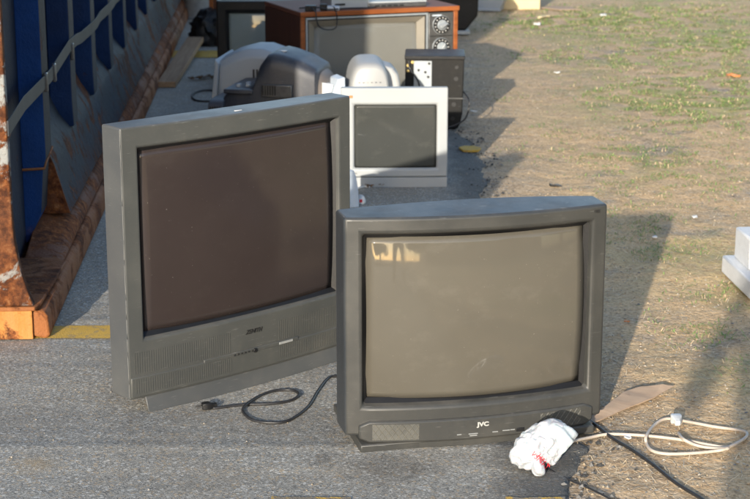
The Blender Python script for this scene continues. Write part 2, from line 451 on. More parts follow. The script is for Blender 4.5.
def blades(name, n, place, length, width, upright, mats, label, cat):
    vs, fs, mi = [], [], []
    for k in range(n):
        q = place()
        if q is None: continue
        x, y = q; L = random.uniform(*length); a = random.random()*6.283; e = random.uniform(*upright)
        z = (dirt_z(x, y) if x > edge_x(y) else .005) + .002
        d = Vector((math.cos(a)*math.cos(e), math.sin(a)*math.cos(e), math.sin(e))); s = Vector((-math.sin(a), math.cos(a), 0))*random.uniform(*width)*max(1, y/6.5)
        p0 = Vector((x, y, z)); bend = Vector((random.uniform(-.2, .2), random.uniform(-.2, .2), -.25 if e > .4 else .02))*L
        p1 = p0 + d*L*.55; p2 = p0 + d*L + bend; p2.z = max(p2.z, z)
        b = len(vs); vs.extend([p0-s, p0+s, p1+s*.8, p1-s*.8, p2]); fs.extend([(b, b+1, b+2, b+3), (b+3, b+2, b+4)])
        m = random.randrange(len(mats)); mi.extend([m, m])
    me = bpy.data.meshes.new(name); me.from_pydata(vs, [], fs)
    for m in mats: me.materials.append(M[m])
    me.polygons.foreach_set('material_index', mi)
    o = bpy.data.objects.new(name, me); COL.objects.link(o)
    return tag(o, label, cat, kind='stuff')
for nme, c in (('straw_light', (.74, .60, .40)), ('straw_mid', (.60, .45, .27)), ('straw_dark', (.36, .25, .15)), ('straw_grey', (.38, .34, .28)),
               ('blade_green', (.12, .22, .05)), ('blade_light', (.22, .32, .09)), ('blade_olive', (.24, .26, .10))):
    M[nme] = simple(nme, c, .8, var=.2, scale=5, bump=0)
def p_straw():
    x, y = rnd_area(.5, 4.8, 3.3, 16, 1.4)
    if x < edge_x(y)+.02 and random.random() < .93: return None
    if noise.noise((x*1.5, y*1.5, 11)) < -.12 and random.random() < .75: return None
    if x < .95 and random.random() < .45: return None
    return x, y
blades('dry_straw', 52000, p_straw, (.012, .045), (.0006, .0013), (-.02, .25), ['straw_light', 'straw_mid', 'straw_dark', 'straw_grey', 'straw_light'],
       'short bleached straw lying over the dirt', 'straw')
tufts = [(690, 95, .5), (665, 105, .35), (700, 120, .4), (650, 150, .3), (660, 165, .3), (715, 75, .4), (740, 80, .4), (745, 105, .4), (735, 45, .5), (640, 85, .2),
         (620, 60, .3), (615, 100, .12), (575, 20, .5), (540, 25, .35), (600, 15, .5), (660, 20, .5), (700, 10, .5), (520, 22, .2), (630, 35, .35), (560, 55, .3),
         (650, 185, .2), (745, 190, .2), (710, 288, .10), (735, 292, .08), (655, 225, .12), (662, 250, .1), (640, 215, .12), (680, 325, .06), (725, 330, .06), (690, 250, .1),
         (612, 250, .04), (735, 365, .05), (700, 335, .05), (505, 95, .08), (585, 150, .12), (550, 130, .1), (525, 150, .08), (640, 245, .08), (743, 40, .6), (680, 50, .4), (590, 90, .1)]
tg = [(G(a, b), r) for a, b, r in tufts]
wts = [r*r*60+.35 for _, r in tg]
def p_grass():
    c, r = random.choices(tg, wts)[0]
    x, y = c.x + random.gauss(0, r*.6+.03), c.y + random.gauss(0, r*.8+.05)
    if x < edge_x(y)+.05 or noise.noise((x*7, y*7, 21)) < -.05: return None
    return x, y
blades('grass', 75000, p_grass, (.007, .032), (.0009, .0019), (.08, .9), ['blade_green', 'blade_light', 'blade_light', 'blade_olive', 'straw_mid'],
       'sparse green grass sprouting through the dirt', 'grass')

# ------------------------------------------------------------------ the big old tube televisions
def bowy(x, W, bow): return -bow*(1-(2*x/W)**2)
def tv_bezel(root, W, z0, z1, hole, D, bow, mat, name='bezel', bev=.007, slope=(.012, .022), topbump=0, nx=30, side=None):
    """front frame: bowed face with a sloping opening, straight sides running back to depth D"""
    hx0, hx1, hz0, hz1 = hole
    xs = [-W/2, hx0, hx1, W/2]
    k = [hx0 + (hx1-hx0)*i/nx for i in range(1, nx)]
    xs = sorted(xs + k + [-W/2+(hx0+W/2)/2, hx1+(W/2-hx1)/2]); zs = [z0, hz0, hz1, z1]
    bm = bmesh.new(); F = {}
    for i, x in enumerate(xs):
        for j, z in enumerate(zs): F[i, j] = bm.verts.new((x, bowy(x, W, bow), z))
    hi0, hi1 = xs.index(hx0), xs.index(hx1)
    for i in range(len(xs)-1):
        for j in range(3):
            if j == 1 and hi0 <= i < hi1: continue
            bm.faces.new((F[i, j], F[i+1, j], F[i+1, j+1], F[i, j+1]))
    outer = [F[i, 0] for i in range(len(xs))] + [F[len(xs)-1, j] for j in (1, 2, 3)] + [F[i, 3] for i in range(len(xs)-2, -1, -1)] + [F[0, j] for j in (2, 1)]
    back = [bm.verts.new((v.co.x, D, v.co.z + (topbump*(1-(2*v.co.x/W)**2) if v.co.z > z1-.001 else 0))) for v in outer]
    n = len(outer)
    for i in range(n): bm.faces.new((outer[i], back[i], back[(i+1) % n], outer[(i+1) % n])).material_index = 1
    inner = [F[i, 1] for i in range(hi0, hi1+1)] + [F[i, 2] for i in range(hi1, hi0-1, -1)]
    cx, cz = (hx0+hx1)/2, (hz0+hz1)/2; s, dd = slope
    ring = []
    for v in inner:
        x = v.co.x; z = v.co.z
        nxx = cx + (x-cx)*(1 - 2*s/(hx1-hx0)); nz = cz + (z-cz)*(1-2*s/(hz1-hz0))
        ring.append(bm.verts.new((nxx, v.co.y+dd, nz)))
    n = len(inner)
    for i in range(n): bm.faces.new((inner[i], inner[(i+1) % n], ring[(i+1) % n], ring[i]))
    h = (hx0+s, hx1-s, hz0+s, hz1-s)
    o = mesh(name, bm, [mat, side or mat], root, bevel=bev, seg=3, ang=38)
    return o, h, dd
def tv_glass(root, W, h, dd, bow, bulge, mat, gask=.007, gd=.012, rec=.02, name='screen'):
    x0, x1, z0, z1 = h; n = 24
    bm = bmesh.new()                                  # black gasket strip around the tube
    def loop(s, y):
        pts = []
        for i in range(n+1): pts.append((x0+s+(x1-x0-2*s)*i/n, z0+s))
        for i in range(n+1): pts.append((x1-s-(x1-x0-2*s)*i/n, z1-s))
        return [(a, bowy(a, W, bow)+y, b) for a, b in pts]
    loft(bm, [loop(-.001, dd-.001), loop(gask*.3, dd+gd*.3), loop(gask, dd+gd), loop(gask, dd+gd+.02)], caps=False)
    mesh('gasket', bm, 'gasket', root)
    g = gask*.8; X0, X1, Z0, Z1 = x0+g, x1-g, z0+g, z1-g
    bm = bmesh.new(); V = []
    for j in range(n+1):
        row = []
        for i in range(n+1):
            u = -1+2*i/n; v = -1+2*j/n; x = (X0+X1)/2+u*(X1-X0)/2
            y = bowy(x, W, bow) + dd + rec - bulge*(.5*(1-u*u)+.5*(1-v*v))
            row.append(bm.verts.new((x, y, (Z0+Z1)/2+v*(Z1-Z0)/2)))
        V.append(row)
    for j in range(n):
        for i in range(n): bm.faces.new((V[j][i], V[j][i+1], V[j+1][i+1], V[j+1][i]))
    o = mesh(name, bm, mat, root, ang=170, fix=False)
    md = o.modifiers.new('thickness', 'SOLIDIFY'); md.thickness = .012; md.offset = -1      # tube glass has a thickness of its own
    return o
def bow_slab(name, root, W, bow, x0, x1, z0, z1, proud, mat, thick=.01, nx=24, bevel=.003, corner=0):
    bm = bmesh.new(); rings = []
    for i in range(nx+1):
        x = x0+(x1-x0)*i/nx; y = bowy(x, W, bow)
        c = 0
        if corner: 
            d = min(x-x0, x1-x)
            if d < corner: c = corner - math.sqrt(max(0, corner**2-(corner-d)**2))
        rings.append([(x, y-proud, z0+c), (x, y+thick, z0+c), (x, y+thick, z1-c), (x, y-proud, z1-c)])
    loft(bm, rings)
    return mesh(name, bm, mat, root, bevel=bevel, ang=40)
def housing(root, W, z0, z1, D, depth, mat, taper=.55, name='rear_housing', drop=.25, steep=False):
    bm = bmesh.new(); H = z1-z0; cz = (z0+z1)/2
    def ring(w, h, y, c): return [(a, y, c+b) for a, b in rrect(w, h, min(w, h)*.12)]
    loft(bm, [ring(W*.965, H*.955, D-.004, cz), ring(W*.95, H*.94, D+.05, cz), ring(W*.80, H*.80, D+depth*.45, cz-H*.06), ring(W*taper, H*taper, D+depth*.8, cz-H*drop*.5),
              ring(W*taper*.9, H*taper*.85, D+depth, cz-H*drop*.5)])
    if steep:
        bm.free(); bm = bmesh.new()
        loft(bm, [ring(W*.88, H*.93, D-.004, cz), ring(W*.86, H*.92, D+.02, cz), ring(W*.50, H*.66, D+depth*.55, cz-H*.07), ring(W*.24, H*.46, D+depth, cz-H*.12)])
        taper = .2
    mesh(name, bm, mat, root, bevel=.004)
    bm = bmesh.new()
    W *= min(1, taper/.5)
    for i in range(12): box(bm, (-W*.22+i*W*.04, D+depth-.001, cz-H*.1-H*drop*.5), (-W*.22+i*W*.04+W*.02, D+depth+.004, cz+H*.1-H*drop*.5))
    mesh('rear_vent', bm, 'gasket', root)

# --- television with the JVC badge
W, bow = .704, .048
tvj = thing('television', 'charcoal television with JVC badge and pale brown screen, in front at right', 'television', (.264, 4.234, .006), R(13.5), 'large grey tube televisions standing in front')
tvj.rotation_euler = (0, 0, R(13.5))
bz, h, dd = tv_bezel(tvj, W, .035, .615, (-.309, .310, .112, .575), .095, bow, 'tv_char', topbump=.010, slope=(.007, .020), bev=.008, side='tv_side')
tv_glass(tvj, W, h, dd, bow, .040, 'crt_brown', rec=.020, gask=.011)
housing(tvj, W, .035, .615, .095, .36, 'tv_char')
bow_slab('control_panel', tvj, W, bow, -.318, .322, .018, .077, .010, 'tv_char', bevel=.005, corner=.012)
def diamond_grille(root, x0, x1, z0, z1):
    bm = bmesh.new()
    def bar(a, b):
        n = 6; pts = []
        for i in range(n+1):
            x = a[0]+(b[0]-a[0])*i/n; z = a[1]+(b[1]-a[1])*i/n
            pts.append(Vector((x, bowy(x, W, bow)-.0105, z)))
        tube(bm, pts, .0009, 4)
    s = .017; k = x0-(z1-z0)
    while k < x1:
        for sg in (1, -1):
            # clip a 45 degree bar to the rectangle
            pts = []
            for t in range(41):
                z = z0+(z1-z0)*t/40; x = k + (t/40 if sg > 0 else 1-t/40)*(z1-z0)*.75
                if x0 <= x <= x1: pts.append((x, z))
            if len(pts) > 4: bar(pts[0], pts[-1])
        k += s
    mesh('speaker_grille', bm, 'tv_grille', root)
M['mon_shell'] = plastic('warm_white_plastic', (.36, .365, .365), .45, dirt_amt=.2)
M['post_pale'] = simple('pale_grey_paint', (.4, .4, .38), .5)
M['dull_mark'] = simple('dull_silver', (.26, .27, .27), .45, var=.1)
M['dull_mark2'] = simple('aged_silver', (.40, .40, .38), .45, var=.1)
M['brass'] = simple('brass', (.5, .38, .15), .35, metal=.8)
M['tv_grille'] = simple('grille_weave', (.115, .11, .09), .5)
M['tv_grille_dark'] = simple('grille_recess', (.075, .075, .068), .6)
for a, b in ((-.285, -.165), (.165, .285)):
    bow_slab('grille_backing', tvj, W, bow, a, b, .026, .069, .0103, 'tv_grille_dark', thick=.002, nx=10, bevel=.0005)
    diamond_grille(tvj, a, b, .026, .069)
text('logo', 'JVC', .0155, 'dull_mark2', tvj, (.004, bowy(.004, W, bow)-.0112, .058), offset=.0007, width=.033)
for a, b, z in ((-.066, -.054, .034), (-.035, -.010, .034), (-.032, -.012, .029), (.030, .045, .034), (.058, .078, .035), (.080, .092, .035)):
    boxo('button_mark', (a, -.0008, z-.0012), (b, .0008, z+.0012), 'dull_mark', tvj, 0).location.y = bowy((a+b)/2, W, bow)-.0108
o = boxo('sensor_window', (-.011, -.002, -.005), (.011, .002, .005), 'gasket', tvj, .001); o.location = (.107, bowy(.107, W, bow)-.011, .033)
text('corner_badge', 'BBE', .011, 'dark_mark', tvj, (.318, bowy(.318, W, bow)-.001, .598), offset=.0005)
bm = bmesh.new(); box(bm, (-.318, -.034, -.004), (.322, .30, .018)); mesh('base_plinth', bm, 'tv_char', tvj, bevel=.004)
bow_slab('front_plinth', tvj, W, bow, -.316, .320, -.004, .014, -.004, 'tv_char', thick=.03, bevel=.003)

# --- larger grey television turned to the right
W, bow = .806, .022
tvt = thing('television', 'large olive grey television with dark plum screen, behind the JVC one, turned right', 'television', (-.372, 4.68, .006), R(42), 'large grey tube televisions standing in front')
bz, h, dd = tv_bezel(tvt, W, .040, .796, (-.354, .356, .205, .740), .085, bow, 'tv_grey', topbump=0, slope=(.005, .012), bev=.005, side='tv_grey_base')
tv_glass(tvt, W, h, dd, bow, .014, 'crt_plum', rec=.013, gask=.011)
housing(tvt, W, .04, .796, .085, .32, 'tv_grey_base', steep=True)
# lower front: two blocks split by a seam, ribbed grilles at both ends
bow_slab('lower_flap', tvt, W, bow, -.398, .398, .046, .103, .0035, 'tv_grey', bevel=.0025)
bow_slab('door', tvt, W, bow, -.165, .178, .098, .110, .0045, 'tv_grey', nx=12, bevel=.002)
for a, b in ((-.385, -.075), (.105, .385)):
    bm = bmesh.new()
    for z0, z1 in ((.112, .172), (.056, .097)):
        x = a
        while x < b:
            y = bowy(x, W, bow) - (.0035 if z0 < .1 else 0)
            box(bm, (x, y-.0010, z0), (x+.0030, y+.002, z1)); x += .0072
    mesh('speaker_grille', bm, 'tv_grey', tvt, bevel=0)
text('logo', 'ZENITH', .017, 'dark_mark', tvt, (.012, bowy(0, W, bow)-.0006, .160), shear=.35, offset=.0004, width=.062)
for i in range(6):
    x = -.062+i*.0125
    o = boxo('button', (-.0028, -.002, -.0022), (.0028, .002, .0022), 'dark_mark', tvt, .0006); o.location = (x, bowy(x, W, bow)-.0055, .104)
bm = bmesh.new(); prism(bm, [(.0065*math.cos(a/16*6.2832), .0065*math.sin(a/16*6.2832)) for a in range(16)], 'y', -.003, .003)
o = mesh('power_button', bm, 'gasket', tvt, bevel=.001); o.location = (.0125, bowy(0, W, bow)-.005, .103)
o = boxo('silver_badge', (-.026, -.001, -.0035), (.026, .001, .0035), 'dull_mark', tvt, .0005); o.location = (.128, bowy(.128, W, bow)-.0058, .104); o.rotation_euler = (0, 0, R(2))
bm = bmesh.new(); rings = []
for i in range(25):
    x = -.355+.71*i/24; y = bowy(x, W, bow)
    q = .45; rings.append([(x, y-.012, -.004), (x*q+.05, .30, -.004), (x*q+.05, .30, .044), (x, y+.004, .044)])
loft(bm, rings); mesh('base_plinth', bm, 'tv_grey_base', tvt, bevel=.004)
# worn cabinet edge and its painted highlight, a pale line down the near corner
bm = bmesh.new()
tube(bm, [Vector((-.4035+.0008*noise.noise((z*9, 0, 0)), .0005, .05+.74*z)) for z in [i/40 for i in range(41)]], lambda t: (.0009)*(.75+.5*noise.noise((t*30, 3, 0))), 6)
mesh('worn_edge_highlight', bm, simple('scuffed_highlight_plastic', (.2, .2, .19)), tvt)
bm = bmesh.new()
o = boxo('chip_mark', (-.012, .012, .7955), (.012, .018, .7975), 'paper', tvt, .0008); o.location.x = .0

# ------------------------------------------------------------------ ivory monitor behind them
W, bow = .47, .006
wm = thing('computer_monitor', 'ivory computer monitor with grey screen standing upright behind the large televisions', 'monitor', (.085, 7.37, .006), R(1.0))
bz, h, dd = tv_bezel(wm, W, .044, .441, (-.182, .192, .078, .371), .035, bow, 'mon_white', slope=(.006, .010), bev=.006)
tv_glass(wm, W, h, dd, bow, .010, 'crt_grey', rec=.008, gask=.002, gd=.004)
housing(wm, W, .044, .441, .035, .33, 'mon_white', taper=.6)
bow_slab('lower_trim', wm, W, bow, -.235, .235, -.004, .0415, -.002, 'mon_white', thick=.04, bevel=.003)
o = boxo('badge', (-.008, -.0012, -.006), (.008, .0012, .006), 'orange_mark', wm, .001); o.location = (-.190, bowy(.19, W, bow)-.001, .402)
text('model_mark', 'VX900', .011, 'metal_grey', wm, (-.180, bowy(.18, W, bow)-.001, .060))

# ------------------------------------------------------------------ rear views of monitors
def superring(w, h, x, cy, cz, e=.35, n=28):
    out = []
    for k in range(n):
        a = 2*math.pi*k/n; c, s = math.cos(a), math.sin(a)
        out.append((x, cy + w/2*math.copysign(abs(c)**e, c), cz + h/2*math.copysign(abs(s)**e, s)))
    return out
# dark slate monitor: axis left-right, back end to the right
dm = thing('computer_monitor', 'dark slate monitor seen from its humped back, behind the large television', 'monitor', (-.50, 8.25, .006), R(-12), 'old monitors showing their backs')
bm = bmesh.new()
loft(bm, [superring(.46, .29, -.262, 0, .125, .25), superring(.455, .285, -.19, 0, .125, .25), superring(.44, .275, -.185, 0, .125, .25)])
mesh('front_frame', bm, 'mon_dark', dm, bevel=.004)
bm = bmesh.new()
prof = [(-.20, .36, .28, .145), (-.17, .38, .315, .16), (-.07, .385, .33, .165), (-.045, .39, .345, .18), (-.015, .39, .41, .235), (.02, .385, .465, .255), (.05, .38, .475, .258), (.10, .37, .462, .255), (.18, .35, .43, .245), (.25, .32, .39, .23), (.262, .29, .36, .225)]
loft(bm, [superring(w_, h_, x, 0, z+.0, .26) for x, w_, h_, z in prof])
mesh('tube_hump', bm, 'mon_dark', dm, ang=30)
bm = bmesh.new(); loft(bm, [superring(.285, .355, .2605, 0, .225, .55), superring(.25, .31, .292, 0, .22, .6), superring(.19, .24, .300, 0, .22, .7)])
mesh('end_cap', bm, plastic('worn_brown_plastic', (.13, .11, .10), .5, dirt_amt=.5), dm)

boxo('side_vent', (.0, -.205, .29), (.15, -.185, .35), 'metal_grey', dm, .004).rotation_euler = (0, 0, 0)
bm = bmesh.new()
for i in range(6): box(bm, (.005+i*.012, -.208, .30), (.011+i*.012, -.2045, .345))
mesh('vent_slot', bm, 'gasket', dm)
bm = bmesh.new()
for i in range(5): box(bm, (-.25+i*.012, -.234, .05), (-.244+i*.012, -.2285, .24))
mesh('frame_slot', bm, 'gasket', dm)
boxo('sticker', (.045, -.06, .490), (.085, -.03, .4945), 'paper', dm, .001)

boxo('shelf_step', (-.19, -.205, .300), (-.045, .18, .322), 'mon_dark', dm, .006)
boxo('panel_seam', (.02, -.2075, .03), (.024, -.190, .27), 'gasket', dm, 0)
for x in (-.02, .17): boxo('screw_boss', (x, -.203, .12), (x+.016, -.190, .136), 'gasket', dm, .002)
for x, y in ((-.15, -.12), (-.12, -.06), (-.10, -.13), (-.08, -.05)): boxo('shelf_catch', (x, y, .318), (x+.02, y+.03, .336), 'mon_pale', dm, .003)
# pale grey monitor leaning behind the dark one
lm = thing('computer_monitor', 'pale grey monitor leaning behind the dark slate one, its curved back up', 'monitor', (-.585, 8.68, .006), R(-8), 'old monitors showing their backs')
bm = bmesh.new()
out = [(-.215, 0), (.24, 0), (.28, .20), (.25, .34), (.19, .405), (.12, .445), (.05, .468), (-.02, .468), (-.09, .45), (-.175, .405), (-.185, .39)]
rings = []
for y, s_, dz in ((-.20, .90, 0), (-.17, .98, 0), (-.05, 1, 0), (.10, .98, 0), (.17, .90, 0)):
    rings.append([(x*s_, y, z*s_) for x, z in out])
loft(bm, rings); mesh('body', bm, 'mon_pale', lm, bevel=.012, seg=3, ang=28)
bm = bmesh.new(); prism(bm, [(-.235, 0), (-.205, 0), (-.17, .385), (-.19, .41)], 'y', -.215, .185); mesh('front_frame', bm, 'mon_pale', lm, bevel=.005)

bm = bmesh.new()
for i in range(7): box(bm, (.0+i*.018, -.2035, .27), (.009+i*.018, -.196, .36))
mesh('vent_slot', bm, 'gasket', lm)
boxo('rating_label', (-.12, -.206, .20), (-.03, -.196, .26), 'paper', lm, .001)
boxo('shell_seam', (-.16, -.0525, .25), (-.157, .10, .40), 'gasket', lm, 0)
# white dome-backed monitor behind the ivory one
wd = thing('computer_monitor', 'white rounded monitor back rising behind the ivory monitor', 'monitor', (-.035, 8.25, -.028), R(4), 'old monitors showing their backs')
bm = bmesh.new()
def dome(r):  # outline of the back, flat bottom, round top
    pts = []
    for k in range(25):
        a = math.pi*k/24
        pts.append((r*.098*math.copysign(abs(math.cos(a))**.6, math.cos(a)), .335+r*.145*math.sin(a)**.85))
    return [(r*.105, .22)] + pts + [(-r*.105, .22)]
loft(bm, [[(x, y, z) for x, z in dome(r)] for y, r in ((-.16, .80), (-.155, .88), (-.13, .96), (-.08, 1.0), (.04, 1.02), (.12, 1.04))])
mesh('back_shell', bm, 'mon_shell', wd, ang=50)
bm = bmesh.new()
out = [(.03, .2), (.155, .2), (.158, .36), (.148, .405), (.12, .44), (.07, .455), (.03, .455)]
loft(bm, [[(x*s_, y, z) for x, z in out] for y, s_ in ((-.05, .92), (-.03, 1), (.14, 1.02))])
mesh('side_shell', bm, 'mon_shell', wd, bevel=.008, ang=28)
bm = bmesh.new(); prism(bm, rrect(.30, .33, .03, 4, .02, .165), 'y', -.10, .16); mesh('body', bm, 'mon_shell', wd, bevel=.006)
bm = bmesh.new(); prism(bm, rrect(.22, .035, .008, 3, -.0, .322), 'y', -.166, -.10); mesh('stand_socket', bm, 'mon_pale', wd, bevel=.003)
boxo('shell_seam', (-.100, -.163, .346), (.100, -.1585, .3485), 'mon_dark', wd, 0)
bm = bmesh.new()
for i in range(6): box(bm, (-.055+i*.02, -.160, .385), (-.046+i*.02, -.150, .389))
mesh('vent_slot', bm, 'mon_dark', wd)
for x in (-.055, -.04, .055): boxo('latch', (x, -.170, .318), (x+.014, -.164, .328), 'gasket', wd, .001)

# crumpled bluish plastic between the monitors
bp = thing('plastic_housing', 'bluish white broken plastic housing between the slate and white monitors', 'plastic housing', (-.215, 8.12, .006), R(20))
bm = bmesh.new(); prism(bm, [(-.02, 0), (.06, 0), (.055, .38), (.02, .37), (-.005, .30)], 'y', -.06, .06); mesh('panel', bm, 'blue_white', bp, bevel=.004)
bm = bmesh.new(); prism(bm, [(-.055, .28), (-.01, .30), (.005, .345), (-.05, .355)], 'y', -.04, .02); mesh('broken_flap', bm, 'paper', bp, bevel=.003)

# ------------------------------------------------------------------ black cabinet with zinc plate
sb = thing('speaker_cabinet', 'black box with silver connector plate on its back, right of the white monitors', 'speaker', (.307, 8.80, .006), R(-2))
bm = bmesh.new()
prism(bm, [(-.150, 0), (.125, 0), (.138, .025), (.150, .08), (.158, .378), (-.150, .378)], 'y', 0, .27)
mesh('cabinet', bm, 'black_dusty', sb, bevel=.006)
bm = bmesh.new(); prism(bm, [(-.153, .366), (.161, .366), (.161, .384), (-.153, .384)], 'y', -.008, .275); mesh('top_rim', bm, 'black', sb, bevel=.003)
boxo('connector_plate', (-.105, -.006, .18), (-.012, -.0005, .358), 'steel', sb, .001)
for x, z in ((-.08, .310), (-.03, .275), (-.045, .30), (-.025, .345), (-.06, .22)):
    bm = bmesh.new(); prism(bm, [(x+.007*math.cos(k), z+.007*math.sin(k)) for k in [i*.785 for i in range(8)]], 'y', -.009, -.003)
    mesh('socket', bm, 'gasket', sb)
for x, z, r in ((-.135, .335, .008), (-.135, .305, .007), (-.112, .352, .008)):
    bm = bmesh.new(); prism(bm, [(x+r*math.cos(k), z+r*math.sin(k)) for k in [i*.785 for i in range(8)]], 'y', -.012, .002)
    mesh('screw_terminal', bm, 'brass', sb)
for x, z, r in ((.115, .265, .012), (.118, .325, .010), (.105, .13, .012), (.1, .055, .01)):
    bm = bmesh.new(); prism(bm, [(x+r*math.cos(k), z+r*math.sin(k)) for k in [i*.52 for i in range(12)]], 'y', -.006, .002)
    mesh('screw_hole', bm, 'gasket', sb)
bm = bmesh.new(); tube(bm, smooth_path([(-.13, -.01, .36), (-.125, -.02, .32), (-.09, -.025, .27), (-.075, -.02, .22), (-.08, -.02, .12)]), .004, 6); mesh('lead', bm, 'cord_black', sb)
bm = bmesh.new(); tube(bm, smooth_path([(.155, .05, .19), (.185, -.02, .15), (.17, -.03, .07), (.12, -.035, .03), (.05, -.035, .012), (-.1, -.03, .01)]), .0045, 6); mesh('power_cord', bm, 'cord_black', sb)
boxo('seam', (.045, -.002, .16), (.155, .0008, .164), 'metal_grey', sb, 0)

# ------------------------------------------------------------------ wooden television with dials
W, Hh = .93, .56
wt = thing('television', 'wood cabinet television with two round channel dials, loaded with electronics', 'television', (0.032, 9.37, .006), R(21.5))
bm = bmesh.new()
def frame_box(bm, x0, x1, z0, z1, t, y0, y1):
    box(bm, (x0, y0, z0), (x0+t, y1, z1)); box(bm, (x1-t, y0, z0), (x1, y1, z1)); box(bm, (x0+t, y0, z0), (x1-t, y1, z0+t))
frame_box(bm, -W/2, W/2, .0, Hh-.022, .026, 0, .62)
c = mesh('cabinet', bm, 'walnut', wt, bevel=.003)
boxo('top_panel', (-W/2-.004, -.004, Hh-.0215), (W/2+.004, .624, Hh+.004), 'walnut_top', wt, .003)
boxo('top_edge', (-W/2-.004, -.010, Hh-.0215), (W/2+.004, -.0045, Hh+.004), 'walnut', wt, .002)
boxo('shaded_side_veneer', (-W/2-.0035, .003, .0), (-W/2-.0005, .62, Hh-.023), 'walnut_side', wt, 0)  # dark tone puts the container's shadow into the side's colour
boxo('back_board', (-W/2+.028, .40, .03), (W/2-.028, .41, Hh-.03), 'black_dusty', wt, 0)
x0, x1, z0, z1 = -W/2+.030, W/2-.185, .030, Hh-.030
def ring_part(name, a, b, y0, y1, mat):
    """picture-frame ring from rectangle a to rectangle b, y0 outer to y1 inner"""
    bm = bmesh.new()
    def r(q, y): return [(q[0], y, q[2]), (q[1], y, q[2]), (q[1], y, q[3]), (q[0], y, q[3])]
    loft(bm, [r(a, y0+.03), r(a, y0), r(b, y1), r(b, y1+.03)], caps=False); return mesh(name, bm, mat, wt, bevel=.001)
M['bezel_beige'] = plastic('beige_mask_plastic', (.2, .18, .145), .45)
ring_part('outer_trim', (x0-.002, x1+.002, z0-.002, z1+.002), (x0+.008, x1-.008, z0+.008, z1-.008), -.004, -.004, 'steel')
ring_part('black_line', (x0+.008, x1-.008, z0+.008, z1-.008), (x0+.016, x1-.016, z0+.016, z1-.016), .003, .004, 'gasket')
ring_part('screen_mask', (x0+.016, x1-.016, z0+.016, z1-.016), (x0+.055, x1-.055, z0+.05, z1-.05), .002, .030, 'bezel_beige')
bm = bmesh.new(); n = 16; V = []
X0, X1, Z0, Z1 = x0+.05, x1-.05, z0+.045, z1-.045
for j in range(n+1):
    V.append([bm.verts.new(((X0+X1)/2+(-1+2*i/n)*(X1-X0)/2, .045-.035*(1-((-1+2*i/n)**2+(-1+2*j/n)**2)/2), (Z0+Z1)/2+(-1+2*j/n)*(Z1-Z0)/2)) for i in range(n+1)])
for j in range(n):
    for i in range(n): bm.faces.new((V[j][i], V[j][i+1], V[j+1][i+1], V[j+1][i]))
bmesh.ops.solidify(bm, geom=bm.faces[:], thickness=.01)
mesh('screen', bm, 'crt_pale', wt, ang=120)
px0, px1 = W/2-.178, W/2-.030
boxo('control_panel', (px0, -.003, .032), (px1, .02, Hh-.030), 'metal_grey', wt, .002)
boxo('panel_line', (px0+.004, -.005, .398), (px1-.004, -.0025, .402), 'gasket', wt, 0)
boxo('speaker_cloth', (px0+.012, -.006, .05), (px1-.012, -.0025, .20), 'black_dusty', wt, 0)
boxo('brand_plate', (px0+.02, -.0045, .512), (px0+.075, -.0025, .519), 'blue_white', wt, 0)
def disc(name, r, y0, y1, mat, par, x, z, n=28):
    bm = bmesh.new(); prism(bm, [(x+r*math.cos(2*math.pi*k/n), z+r*math.sin(2*math.pi*k/n)) for k in range(n)], 'y', y0, y1); return mesh(name, bm, mat, par, bevel=.001)
for z, ang in ((.462, 25), (.338, 70)):
    cx = (px0+px1)/2
    d = disc('channel_dial', .0525, -.010, -.0025, 'steel', wt, cx, z)
    disc('dial_face', .050, -.014, -.0095, 'black', d, cx, z)
    bm = bmesh.new()
    for k in range(13):
        a = 2*math.pi*k/13
        s_ = .0030; x_, z_ = cx+.040*math.cos(a), z+.040*math.sin(a)
        box(bm, (x_-s_, -.0155, z_-s_), (x_+s_, -.0135, z_+s_))
    mesh('number_marks', bm, 'silver_mark', d)
    bm = bmesh.new(); prism(bm, [(.030*math.cos(t), .030*math.sin(t)) for t in [i*.5236 for i in range(12)]], 'y', -.022, -.014)
    pts = [(-.020, -.012), (.026, -.004), (.030, 0), (.026, .004), (-.020, .012), (-.026, 0)]
    ca, sa = math.cos(R(ang)), math.sin(R(ang)); prism(bm, [(a*ca-b*sa, a*sa+b*ca) for a, b in pts], 'y', -.045, -.02)
    k = mesh('knob', bm, 'steel', d, bevel=.002); k.location = (cx, 0, z)
# things lying on the wooden television
TOP = .006+.56+.0045
def on_top(x, y, z=0):  # local to world
    a = R(21.5); return (.032+x*math.cos(a)-y*math.sin(a), 9.37+x*math.sin(a)+y*math.cos(a), TOP+z)
lp = thing('laptop', 'grey laptop lying closed on the right of the wooden television', 'laptop', on_top(.13, .17), R(17))
boxo('base', (-.17, -.12, 0), (.17, .12, .022), 'metal_grey', lp, .004); boxo('lid', (-.17, -.12, .0235), (.17, .12, .034), 'mon_pale', lp, .003)
bm = bmesh.new()
for i in range(5): box(bm, (-.13+i*.035, -.123, .006), (-.105+i*.035, -.1195, .014))
mesh('port', bm, 'gasket', lp)
pa = thing('circuit_enclosure', 'pale grey flat case in the middle of the wooden television', 'case', on_top(-.17, .20), R(24))
bm = bmesh.new(); prism(bm, [(-.10, -.13), (.13, -.13), (.15, .12), (-.06, .14)], 'z', 0, .07); mesh('shell', bm, 'mon_pale', pa, bevel=.006)
boxo('slot', (-.08, -.135, .02), (-.02, -.129, .03), 'gasket', pa, 0)
bc = thing('cable_bundle', 'tangled dark leads and grey plugs at the left of the wooden television', 'cables')
bm = bmesh.new()
def tp(pts): return smooth_path([on_top(*q) for q in pts], 6)
tube(bm, tp([(-.42, .15, .006), (-.36, .02, .02), (-.30, -.005, .01), (-.18, .03, .008), (-.05, .02, .007), (.02, .10, .007)]), .004, 6)
mesh('lead', bm, 'cord_black', bc)
